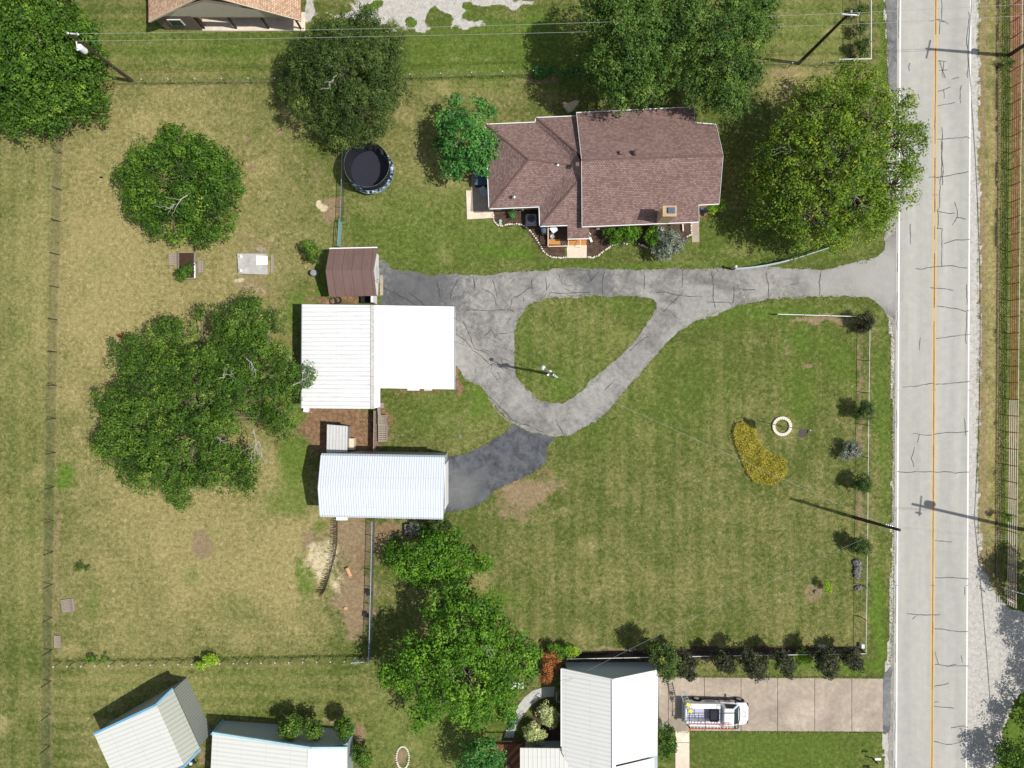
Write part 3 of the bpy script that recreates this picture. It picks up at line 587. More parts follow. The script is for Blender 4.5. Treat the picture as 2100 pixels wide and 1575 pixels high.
# patio west of the house, front walk and side step
sheet('patio', [[(956, 391), (1012, 390), (1012, 447), (958, 450)]], .06, MT['concrete_light'], thick=.1)
sheet('patio', [[(968, 340), (1012, 340), (1012, 433), (965, 434)]], .075, MT['concrete'], thick=.1)  # house shadow on the slab, put in as a darker sheet of concrete
sheet('front_walk', [[(1162, 503), (1203, 503), (1203, 529), (1163, 529)]], .06, MT['concrete_light'], thick=.1)
sheet('side_walk', [[(1416, 440), (1433, 440), (1434, 497), (1419, 497)]], .06, MT['concrete'], thick=.1)
arc = [(1137, 1408), (1115, 1409), (1092, 1416), (1075, 1430), (1063, 1446), (1055, 1465), (1046, 1485), (1038, 1497), (1034, 1512)]
arc2 = [(1053, 1512), (1056, 1497), (1064, 1482), (1075, 1463), (1090, 1446), (1105, 1434), (1122, 1429), (1137, 1428)]
sheet('curved_path', [arc+arc2], .05, MT['concrete_grey'], thick=.08)
#PART2
# ------------------------------------------------------------------ buildings
def V2(p): return Vector((p[0], p[1], 0))
def inset_box(m, corners, z0, z1, inset):
    P = [Vector((c.x, c.y)) for c in corners]; c0 = sum(P, Vector((0, 0)))/len(P); n = len(P)
    A = sum(P[i].x*P[(i+1) % n].y-P[(i+1) % n].x*P[i].y for i in range(n))
    if A < 0: P.reverse()
    out = []
    for i in range(n):
        a, b, c = P[i-1], P[i], P[(i+1) % n]; d1 = (b-a).normalized(); d2 = (c-b).normalized()
        n1 = Vector((-d1.y, d1.x)); n2 = Vector((-d2.y, d2.x)); k = (n1+n2); k = k/max(.2, k.dot(n1)) if k.length > .1 else n1
        out.append(b+k*inset)
    m.prism([(p.x, p.y) for p in out], z0, z1); return out
def gutter(m, a, b, w=.075): m.bar(a, b, w, .12)

def main_house():
    base = W(1240, 360, 0)
    t = thing('brick_house', 'brown shingled brick house with white gutters and a chimney, north of the driveway', 'house', base)
    off = base; ZE, ZR = 3.3, 5.9       # east block
    r = MB(off)
    NW, NE, RW, RE, SW, SE = W(1182, 232, ZE), W(1423, 220, ZE), W(1192.5, 328, ZR), W(1430, 319, ZR), W(1193.4, 464, ZE), W(1433.5, 454, ZE)
    r.slab([RW, NW, NE, RE], .14); r.slab([RW, RE, SE, SW], .14)
    # narrower east end
    f = .70
    e1 = RE.lerp(NE, .665); e2 = RE.lerp(SE, .735)
    E1 = W(1468.6, 256, e1.z); E2 = W(1475, 417, e2.z); R2 = W(1483, 318, ZR)
    r.slab([RE, e1, E1, R2], .14); r.slab([RE, R2, E2, e2], .14)
    # west wing, hip roof
    z0, zr = 2.75, 4.55
    a1, a2, a3, a4 = W(997, 255.7, z0), W(1098.6, 251.4, z0), W(1106.6, 422.9, z0), W(1004, 427, z0)
    A = W(1084, 327, zr); P = W(1170, 338, zr)
    b1, b2 = W(1100, 242, z0), W(1184, 238.5, z0); h1 = W(1180, 308.6, zr+.35); b3, b4 = W(1108, 463, z0), W(1192, 459.7, z0); h2 = W(1189, 367, zr+.1)
    PK = W(1192, 334, zr+1.0)
    r.slab([a1, A, a4], .12)
    r.slab([a1, a2, W(1168, 318, zr-.15), P, A], .12); r.slab([a4, A, P, a3], .12)
    r.slab([a3, P, PK, h2, b3], .12); r.slab([b3, h2, b4], .12); r.slab([b1, b2, h1], .12); r.slab([a2, b1, h1, P, W(1168, 318, zr-.15)], .12)
    r.slab([h1, PK, P], .12); r.slab([b2, W(1192, 320, zr+.9), h1], .12)
    r.slab([h2, PK, W(1193, 365, zr+.25), b4], .12)
    # porch roof runs on below the wing
    q1, q2 = W(1163.5, 461, z0), W(1209, 459, z0); q3, q4 = W(1208, 488, z0-.42), W(1164, 489, z0-.42)
    r.slab([q1, q2, q3, q4], .1)
    r.build('roof', MT['shingle'], t)
    cap = MB(off); up = Vector((0, 0, .03))
    for a, b in ((a1, A), (a4, A), (A, P), (b3, h2), (b1, h1), (RW, R2)): cap.bar(a+up, b+up, .17, .03)
    cap.build('ridge_cap', simple('darker ridge shingles', srgb(112, 88, 82), .95, var=.35, scale=5), t)
    g = MB(off)
    d = Vector((0, .06, -.07)); 
    for a, b, s in ((NW, NE, 1), (SW, SE, -1), (e1, E1, 1), (e2, E2, -1), (a1, a2, 1), (a4, a3, -1), (b1, b2, 1), (b3, q1, -1), (q4, q3, -1)):
        k = Vector((0, .06*s, -.07)); gutter(g, a+k, b+k)
    kx = Vector((-.06, 0, -.07)); gutter(g, a1+kx, a4+kx); gutter(g, a3+kx, b3+kx); gutter(g, a2+kx, b1+kx)
    for a, b in ((NE, e1), (e2, SE), (E1, R2), (R2, E2), (NW, RW), (RW, SW)): g.bar(a+Vector((0, 0, -.02)), b+Vector((0, 0, -.02)), .03, .12)
    g.build('gutter', MT['white'], t)
    w = MB(off)
    inset_box(w, [NW, NE, SE, SW], 0, ZE-.15, .45)
    inset_box(w, [e1, E1, E2, e2], 0, e2.z-.3, .35)
    inset_box(w, [a1, a2+Vector((3, 0, 0)), a3+Vector((3, 0, 0)), a4], 0, z0-.15, .42)
    inset_box(w, [b1, b2, b4, b3], 0, z0-.1, .42)
    # west gable end of the taller block
    m1, m2, m3 = NW+Vector((.35, -.5, -.2)), SW+Vector((.35, .5, -.2)), RW+Vector((.35, 0, -.22))
    w.add([m1, m2, m3, m1+Vector((.15, 0, 0)), m2+Vector((.15, 0, 0)), m3+Vector((.15, 0, 0)), m1-Vector((0, 0, 1)), m2-Vector((0, 0, 1)), m1+Vector((.15, 0, -1)), m2+Vector((.15, 0, -1))], [(0, 1, 2), (5, 4, 3), (6, 7, 1, 0), (3, 4, 9, 8)])
    q = R2+Vector((-.35, 0, -.2)); q1_, q2_ = E1+Vector((-.35, -.3, -.15)), E2+Vector((-.35, .3, -.15))
    w.add([q, q1_, q2_, q1_-Vector((0, 0, .4)), q2_-Vector((0, 0, .4))], [(0, 1, 2), (1, 3, 4, 2)])
    w.build('wall', MT['brick_tan'], t)
    for (px, py, ww) in ((1040, 421, 1.2), (1250, 447, 1.8), (1310, 445, 1.8), (1400, 441, 1.4)):
        c = W(px, py, 1.5); c.y -= .25; wd = MB(off); wd.box((c.x, c.y-.05, 1.5), (ww+.16, .1, 1.26)); f_ = wd.build('window', MT['white'], t)
        p = MB(off); p.box((c.x, c.y-.11, 1.5), (ww, .04, 1.1)); p.build('pane', MT['glass'], f_)
    c = W(1185, 458, 1.05); wd = MB(off); wd.box((c.x, c.y-.12, 1.05), (.95, .08, 2.1)); dd = wd.build('door', MT['white'], t)
    # chimney
    top = W(1374, 432.5, 6.5); ch = MB(off); ch.box((top.x, top.y, 3.15), (1.12, .82, 6.3)); ch.box((top.x, top.y, 6.36), (1.26, .96, .14)); c_ = ch.build('chimney', MT['brick_tan'], t)
    ch = MB(off); ch.box((top.x+.12, top.y+.05, 6.5), (.62, .52, .2)); ch.build('flue_cover', MT['slate'], c_)
    # vents
    for (px, py, z) in ((1274, 312.5, 5.85), (1184, 337, 5.7)):
        c = W(px, py, z); v = MB(off); v.box((c.x, c.y, z-.02), (.36, .36, .22), taper=.85); v.build('roof_vent', MT['shingle_shed'], t)
    c = W(1305, 312, 6.05); v = MB(off); v.lathe((c.x, c.y, 5.85), [(.13, -.3), (.13, .15), (.26, .15), (.28, .24), (.2, .36), (.05, .42)]); v.build('turbine_vent', MT['shingle_shed'], t)
    for (px, py, z) in ((1143, 337.5, 4.45), (1053.5, 403.5, 3.55)):
        c = W(px, py, z); v = MB(off); v.lathe((c.x, c.y, z), [(.16, 0), (.16, .06), (.06, .1), (.06, .42), (.045, .42), (.045, .3)], 10); v.build('vent_pipe', MT['galv'], t)
    # porch deck and posts
    dk = MB(off); p = [W(1124, 503.5), W(1162, 502), W(1162, 464), W(1124, 466)]; dk.prism([(q.x, q.y) for q in p], 0, .5); dk.build('porch_deck', MT['wood_deck_dark'], t)
    dk = MB(off)
    for k, (ya, yb) in enumerate(((488, 495), (494, 499), (498.5, 503.5))):
        p = [W(1164, yb), W(1202, yb-.5), W(1202, ya), W(1164, ya)]; dk.prism([(q.x, q.y) for q in p], 0, .5-.16*k)
    p = [W(1125, 504.5), W(1148, 503.8), W(1148, 493), W(1125, 493)]; dk.prism([(q.x, q.y) for q in p], 0, .55)
    dk.build('porch_step', MT['wood_deck'], t)
    rl = MB(off)
    for k in range(9):
        c = W(1124+k*4.8, 505.5); rl.tube([(c.x, c.y, .4), (c.x, c.y, 1.3)], .03, 4)
    a, b, c_ = W(1124, 505.5, 1.32), W(1162, 504.5, 1.32), W(1124, 466, 1.32)
    rl.bar(a, b, .1, .05); rl.bar(a, c_, .09, .05)
    for k in range(8):
        c = W(1124, 468+k*5); rl.tube([(c.x, c.y, .4), (c.x, c.y, 1.3)], .03, 4)
    rl.build('porch_railing', simple('pale railing', srgb(214, 186, 150), .7), t)
    rl = MB(off)
    for px in (1164, 1203):
        c = W(px, 487, 0); rl.box((c.x, c.y, 1.1), (.13, .13, 2.2))
    for px in (1164, 1188):
        c = W(px, 508, 0); rl.tube([(c.x, c.y+.8, .9), (c.x, c.y, .8), (c.x, c.y, 0)], .025, 5)
    rl.build('porch_post', MT['white'], t)
    # downspout
    dp = MB(off); c = W(1206, 489, 0); dp.box((c.x+.25, c.y-.15, .12), (.22, .5, .14), .4); dp.tube([(c.x, c.y, 0.1), (c.x, c.y, 2.2)], .05, 6); dp.build('downspout', MT['white'], t)
    dp = MB(off); a, b = W(1400, 456, .25), W(1401, 474, .2); dp.bar(a, b, .1, .09); dp.build('downspout', MT['white'], t)
main_house()

def shed():
    base = W(720, 565); t = thing('garden_shed', 'small shed with a faded brown roof at the west end of the driveway', 'shed', base)
    ze, zr = 2.3, 3.7; r = MB(base)
    a, b, c, d, e, f = W(675.7, 511, ze), W(774, 508.8, ze), W(667.7, 555, zr), W(766, 554.3, zr), W(675, 608, ze), W(772, 606.6, ze)
    r.slab([a, b, d, c], .1); r.slab([c, d, f, e], .1); r.build('roof', MT['shingle_shed'], t)
    g = MB(base); g.bar(a+Vector((0, .06, 0)), b+Vector((0, .06, 0)), .1, .14); g.build('eave_trim', MT['white'], t)
    w = MB(base); o = inset_box(w, [a, b, f, e], 0, ze-.1, .28); x = max(p.x for p in o); ys = [p.y for p in o]; ym = (max(ys)+min(ys))/2; x2 = min(p.x for p in o)
    w.add([(x, max(ys), ze-.12), (x, min(ys), ze-.12), (x, ym, zr-.2), (x2, max(ys), ze-.12), (x2, min(ys), ze-.12), (x2, ym, zr-.2)], [(0, 2, 1), (3, 4, 5), (0, 3, 5, 2), (1, 2, 5, 4)])
    w.build('wall', MT['white'], t)
    dr = MB(base); dr.box((x+.03, ym, 1.05), (.05, 1.5, 2.0)); dd = dr.build('door', simple('pale shed door', srgb(206, 208, 206), .6), t)
    h = MB(base); h.box((x+.07, ym-.5, 1.05), (.05, .06, .2)); h.build('handle', MT['darksteel'], dd)
shed()
def white_pillar():
    m = MB(); a, b = W(771.5, 611), W(771.5, 623); base = W(771, 616)
    m.off = base; m.box((base.x, base.y, 1.0), (.22, .8, 2.0)); t = m.build('fence_panel', MT['white'], loc=base)
    tag(t, 'narrow white board panel between the brown shed and the white workshop', 'panel')
white_pillar()

def workshop():
    base = W(770, 730); t = thing('metal_workshop', 'large white metal workshop with dirty ridge, south of the brown shed', 'workshop', base)
    ze, zr = 2.9, 4.0; r = MB(base)
    a, b, c, d = W(620, 624, ze), W(764, 625.7, zr), W(764, 838.5, zr), W(618.5, 837, ze)
    r.slab([a, b, c, d], .1); r.build('roof', MT['roof_white'], t)
    r = MB(base); e, f, g, h = W(931.4, 628.6, ze), W(931.4, 798.6, ze), W(779.5, 796, zr-.11), W(779.5, 834.5, zr-.11)
    r.slab([b, e, f, g, h, c], .1); r.build('roof', MT['roof_white_clean'], t, 'clean bright east slope')
    tr = MB(base); tr.bar(a+Vector((-.03, 0, -.05)), d+Vector((-.03, 0, -.05)), .08, .14); tr.build('gutter', MT['acblue'], t); tr = MB(base); tr.bar(e+Vector((.05, 0, -.05)), f+Vector((.05, 0, -.05)), .12, .12)
    tr.build('gutter', MT['acblue'], t)
    rd = MB(base); rd.bar(b+Vector((0, 0, .03)), c+Vector((0, 0, .03)), .34, .05); rd.build('ridge_cap', simple('streaked ridge metal', srgb(196, 192, 186), .6, var=.4, scale=7), t)
    w = MB(base); inset_box(w, [a, b, c, d], 0, ze-.12, .12); inset_box(w, [W(762, 626, ze), e, f, W(762, 797, ze)], 0, ze-.12, .14)
    w.build('wall', MT['wall_steel_dark'], t)
    for py in (672, 740):
        dd = MB(base); c_ = W(931, py, 1.2); xw = e.x-.14; y0 = W(900, py).y; dd.box((xw+.03, y0, 1.2), (.05, 3.0, 2.3)); dd.build('garage_door', MT['white'], t)
workshop()
def carport():
    base = W(785, 995); t = thing('metal_garage', 'tall cool white metal garage at the end of the dark asphalt apron', 'garage', base)
    ze, zr = 3.9, 4.9; r = MB(base)
    w0, w1 = (659, 933), (912.6, 937.5)
    a, b = W(657.5, 934, ze+.12), W(912.6, 938, ze+.12); a0, b0 = W(660, 929.5, ze-.15), W(913.4, 934, ze-.15)
    c, d = W(651.6, 1001, zr), W(910.5, 1005, zr); e, f = W(655.2, 1056, ze+.12), W(909.2, 1062, ze+.12); e0, f0 = W(656, 1060, ze-.15), W(909, 1065.5, ze-.15)
    a.z = ze+.1; r.slab([a0, b0, b, a], .06); r.slab([a, b, d, c], .08); r.slab([c, d, f, e], .08); r.slab([e, f, f0, e0], .06)
    r.build('roof', MT['roof_blue'], t)
    w = MB(base); inset_box(w, [a0, b0, f0, e0], 0, ze-.2, .12); w.build('wall', MT['wall_steel'], t)
    for A, B, C in ((a0, c, e0), (b0, d, f0)):
        g = MB(base)
        k = Vector((.14 if A is a0 else -.14, 0, -.1)); v = [A+k, B+k, C+k, A+k-Vector((0, 0, .3)), C+k-Vector((0, 0, .3))]; g.add(v, [(0, 1, 2), (3, 0, 2, 4)]); g.build('gable', MT['wall_steel'], t)
    dd = MB(base); x = b0.x-.08; y = (b0.y+f0.y)/2; dd.box((x, y, 1.7), (.06, 4.2, 3.3)); dd.build('garage_door', MT['white'], t)
carport()
def coop():
    base = W(690, 900); t = thing('chicken_coop', 'small white roofed coop on bare dirt behind the metal garage', 'coop', base)
    z = 2.0; r = MB(base); a, b, c, d = W(670.5, 870.5, z), W(713, 874, z+.1), W(712, 928, z+.1), W(669.5, 928, z); r.slab([a, b, c, d], .07); r.build('roof', metal_roof('dirty white panel', (.6, .6, .58, 1), .3, 1, .4), t)
    w = MB(base); inset_box(w, [a, b, c, d], 0, z-.08, .1); w.build('wall', MT['wood_grey'], t)
    x = MB(base); p = W(719, 911, .9); x.box((p.x, p.y, .45), (.62, 1.1, .9)); x.build('nest_box', simple('cream board', srgb(220, 212, 186), .7), t)
coop()
def tan_house():
    base = W(465, 30); t = thing('tan_roof_house', 'house with tan shingled gable roof and shaded porch in the top left', 'house', base)
    ze, zr = 2.7, 5.4; r = MB(base)
    L, R, Ap = W(305, 44, ze), W(617, 42, ze), W(418, -12, zr); L2, R2, A2 = W(300, -240, ze), W(612, -240, ze), W(414, -260, zr)
    r.slab([L, Ap, A2, L2], .15); r.slab([Ap, R, R2, A2], .15); r.build('roof', MT['shingle_tan'], t)
    g = MB(base); g.bar(L+Vector((0, -.02, -.08)), Ap+Vector((0, -.02, -.08)), .06, .2); g.bar(R+Vector((0, -.02, -.08)), Ap+Vector((0, -.02, -.08)), .06, .2); g.build('rake_trim', simple('cream trim', srgb(206, 190, 160), .6), t)
    # south wall plane
    yw = W(400, 61.5).y; xl, xr = W(341, 61).x, W(622, 61).x; xm = W(416, 61).x; zt = 2.65
    w = MB(base)
    w.prism([(xl, yw), (xm, yw), (xm, yw+9), (xl, yw+9)], 0, zt); w.prism([(xm, yw+1.7), (xr-.6, yw+1.7), (xr-.6, yw+9), (xm, yw+9)], 0, zt); w.build('wall', MT['brick_brown'], t)
    g = MB(base); apx = (Ap.x); g.add([(xl-.2, yw, zt), (xr+.1, yw, zt), (apx, yw, zr-.15), (xl-.2, yw+.2, zt), (xr+.1, yw+.2, zt), (apx, yw+.2, zr-.15)], [(0, 1, 2), (5, 4, 3), (0, 3, 4, 1)]); g.build('gable', MT['wall_taupe'], t)
    b = MB(base); b.box(((xm+xr)/2, yw+.1, zt-.1), (xr-xm, .2, .22)); b.build('porch_beam', simple('cream trim', srgb(206, 190, 160), .6), t)
    for k in range(4):
        x = xm+.2+(xr-xm-.4)*k/3; p = MB(base); p.box((x, yw+.1, 1.25), (.15, .15, 2.5)); p.build('porch_post', MT['darksteel'], t)
    s = MB(base); s.prism([(xm, yw-.12), (xr+.2, yw-.12), (xr+.2, yw+1.69), (xm, yw+1.69)], 0, .12); s.build('porch_slab', MT['concrete_light'], t)
    wn = MB(base); x = (xl+xm)/2-.1; wn.box((x, yw-.03, 1.55), (1.3, .08, 1.1)); f = wn.build('window', MT['white'], t); p = MB(base); p.box((x, yw-.09, 1.55), (1.1, .04, .9)); p.build('pane', MT['glass'], f)
tan_house()

def gable_building(name, label, cat, base, roofs, walls, trims, rm, wm, tm):
    pass
def blue_shed():
    base = W(310, 1540); t = thing('blue_trimmed_barn', 'square metal barn turned at an angle, ivory and sage roof with blue trim, bottom left', 'barn', base)
    ze, zr = 3.0, 4.3
    L, A, R, R2, A2, L2 = W(192.7, 1505, ze), W(320.7, 1445, zr), W(354, 1413, ze+.15), W(410.7, 1536.7, ze+.15), W(378, 1571.7, zr), W(250, 1631, ze)
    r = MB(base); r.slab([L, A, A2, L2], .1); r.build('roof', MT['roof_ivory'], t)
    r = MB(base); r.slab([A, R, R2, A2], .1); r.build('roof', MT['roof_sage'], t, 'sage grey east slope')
    g = MB(base)
    for a, b in ((L, A), (A, R), (A2, R2), (L2, A2)): g.bar(a+Vector((0, 0, -.02)), b+Vector((0, 0, -.02)), .2, .2)
    g.build('rake_trim', MT['trim_blue'], t)
    w = MB(base); inset_box(w, [L, R, R2, L2], 0, ze-.12, .16)
    d = (A2-A).normalized()*.2; v = [L+d*.7, A+d, R+d*.7]; v[0].z -= .12; v[1].z -= .12; v[2].z -= .12
    n = (L-R).normalized()*-.17; lo = [L+d*.75+n*1, R+d*.75-n*1]; v[0] += n; v[2] -= n
    w.add([v[0], v[1], v[2], Vector((lo[0].x, lo[0].y, ze-.5)), Vector((lo[1].x, lo[1].y, ze-.5))], [(0, 1, 2), (3, 0, 2, 4)])
    w.build('wall', MT['wall_steel_dark'], t)
blue_shed()
def long_barn():
    base = W(580, 1530); t = thing('long_metal_building', 'long metal building with grey steel north wall and pale blue trim, bottom left of centre', 'building', base)
    ze, zr = 2.9, 4.2
    L, M1, A, R = W(435.7, 1503.4, ze), W(568.9, 1524, ze+.85), W(638, 1534.5, zr), W(712, 1534, ze)
    L2, A2, R2 = W(424, 1740, ze), W(634, 1760, zr), W(712, 1750, ze)
    r = MB(base); r.slab([L, A, A2, L2], .1); r.slab([A, R, R2, A2], .1); r.build('roof', MT['roof_ivory'], t)
    rd = MB(base); rd.bar(A+Vector((0, 0, .03)), A2+Vector((0, 0, .03)), .6, .05); rd.build('ridge_cap', MT['white'], t)
    g = MB(base); g.bar(L+Vector((0, .05, 0)), A+Vector((0, .05, 0)), .2, .18); g.bar(A+Vector((0, .05, 0)), R+Vector((0, .05, 0)), .2, .18); g.build('rake_trim', simple('pale blue trim', srgb(168, 204, 214), .5), t)
    y0, y1 = W(461, 1477.5).y, W(724, 1496).y; xl, xr = W(459, 1477).x, W(724, 1500).x
    w = MB(base); P0, P1 = (xl, y0), (xr, y1)
    tl, ta, trr = Vector((xl, y0, ze-.1)), Vector((A.x, y0+(y1-y0)*(A.x-xl)/(xr-xl), zr-.12)), Vector((xr, y1, ze-.1))
    w.add([(xl, y0, 0), (xr, y1, 0), trr, ta, tl], [(1, 0, 4, 3, 2)])
    w.prism([(xl, y0-9), (xr, y1-9), (xr, y1-.05), (xl, y0-.05)], 0, ze-.15)
    w.build('wall', MT['wall_steel'], t)
    c = MB(base); c.bar((xl-.03, y0+.03, 0), (xl-.03, y0+.03, ze-.1), .16, .16); c.build('corner_trim', MT['trim_blue'], t); c = MB(base); c.bar((xr+.03, y1+.03, 0), (xr+.03, y1+.03, ze-.1), .16, .16); c.build('corner_trim', MT['trim_blue'], t)
    v = MB(base); xx = W(660, 1500).x; yy = y0+(y1-y0)*(xx-xl)/(xr-xl); v.box((xx, yy+.15, 1.9), (.8, .3, .6)); v.build('window_unit', MT['darksteel'], t)
long_barn()
def south_house():
    base = W(1240, 1490); t = thing('white_roof_house', 'house with cream and bright white metal gable roof beside the concrete driveway', 'house', base)
    ze, zr = 2.9, 5.0
    NWc, A, NEc = W(1152, 1371.7, ze), W(1256.4, 1393.8, zr), W(1350.7, 1374, ze)
    S1, S2, S3 = W(1152, 1700, ze), W(1258, 1730, zr), W(1348, 1700, ze)
    r = MB(base); r.slab([NWc, A, S2, S1], .1); r.build('roof', MT['roof_cream'], t, 'cream west slope')
    Em, Am = W(1348, 1549, ze), W(1262, 1569, zr-.03)
    r = MB(base); r.slab([A, NEc, Em, Am], .1); r.slab([W(1262, 1573, zr-.25), W(1346, 1553, ze-.22), W(1345, 1700, ze-.22), W(1259, 1730, zr-.25)], .1); r.build('roof', MT['roof_ivory'], t, 'bright white east slope')
    r = MB(base); b0, b1 = W(1066.7, 1534, 2.7), W(1166, 1535, 2.7); r.slab([b0, b1, W(1235, 1625, 4.0), W(1066.7, 1625, 4.0)], .1); r.build('roof', MT['roof_ivory'], t)
    rd = MB(base); rd.bar(A+Vector((.08, 0, .03)), S2+Vector((.08, 0, .03)), .34, .06); rd.build('ridge_cap', MT['white'], t)
    g = MB(base); 
    for a, b in ((NWc, A), (A, NEc)): g.bar(a+Vector((0, .03, -.04)), b+Vector((0, .03, -.04)), .06, .14)
    g.bar(NWc+Vector((-.05, 0, -.05)), W(1152, 1531, ze)+Vector((-.05, 0, -.05)), .1, .1); g.build('gutter', MT['white'], t)
    yw = W(1240, 1358).y; xl, xr = W(1160, 1358).x, W(1337, 1358).x; ax = A.x
    w = MB(base); w.add([(xl, yw, 0), (xr, yw, 0), (xr, yw, ze-.1), (ax, yw, zr-.12), (xl, yw, ze-.1)], [(1, 0, 4, 3, 2)])
    w.prism([(xl, yw-16), (xr, yw-16), (xr, yw-.05), (xl, yw-.05)], 0, ze-.12)
    w.prism([(W(1077, 1525).x, W(1077, 1527).y-5), (xl+1, W(1077, 1527).y-5), (xl+1, W(1077, 1519).y), (W(1077, 1525).x, W(1077, 1519).y)], 0, 2.5)
    w.build('wall', MT['wall_grey'], t)
    wn = MB(base); c = W(1107, 1519, 1.5); wn.box((c.x, c.y+.04, 1.5), (.9, .06, 1.0)); wn.build('window', MT['glass'], t)
    lf = MB(base)
    for k in range(3):
        a, b = W(1150+k*5, 1538+k*2, 2.85), W(1156+k*3, 1552, 3.0); lf.tube([a, b], .03, 4)
    lf.build('branch_litter', MT['bark'], t)
    dk = MB(base); p = [W(1000, 1530), W(1012, 1521), W(1076, 1521), W(1076, 1600), (W(1030, 1600)), W(1020, 1560)]; dk.prism([(q.x, q.y) for q in reversed(p)], 0, .55); dk.build('deck', MT['wood_redstripe'], t)
    rl = MB(base); q = [W(1000, 1530, 1.45), W(1012, 1520, 1.45), W(1074, 1520, 1.45)]
    for a, b in zip(q, q[1:]): rl.bar(a, b, .08, .06)
    for s in range(8):
        a = q[1].lerp(q[2], s/7); rl.tube([(a.x, a.y, .5), a], .03, 4)
    rl.build('deck_railing', MT['darksteel'], t); rl = MB(base)
    q = [W(1023, 1557, 1.45), W(1040, 1557, 1.45), W(1052, 1580, 1.45)]
    for a, b in zip(q, q[1:]): rl.bar(a, b, .2, .06)
    rl.build('deck_railing', MT['darksteel'], t)
    ra = MB(base); q = [W(1141, 1419, 1.0), W(1141, 1438, 1.0), W(1152, 1441, 1.0)]
    for a, b in zip(q, q[1:]): ra.tube([a, b], .04, 5); ra.tube([a, Vector((a.x, a.y, 0))], .03, 5)
    ra.tube([W(1144, 1420, .6), W(1145, 1436, .6)], .03, 5); ra.build('stair_handrail', MT['galv'], t)
south_house()

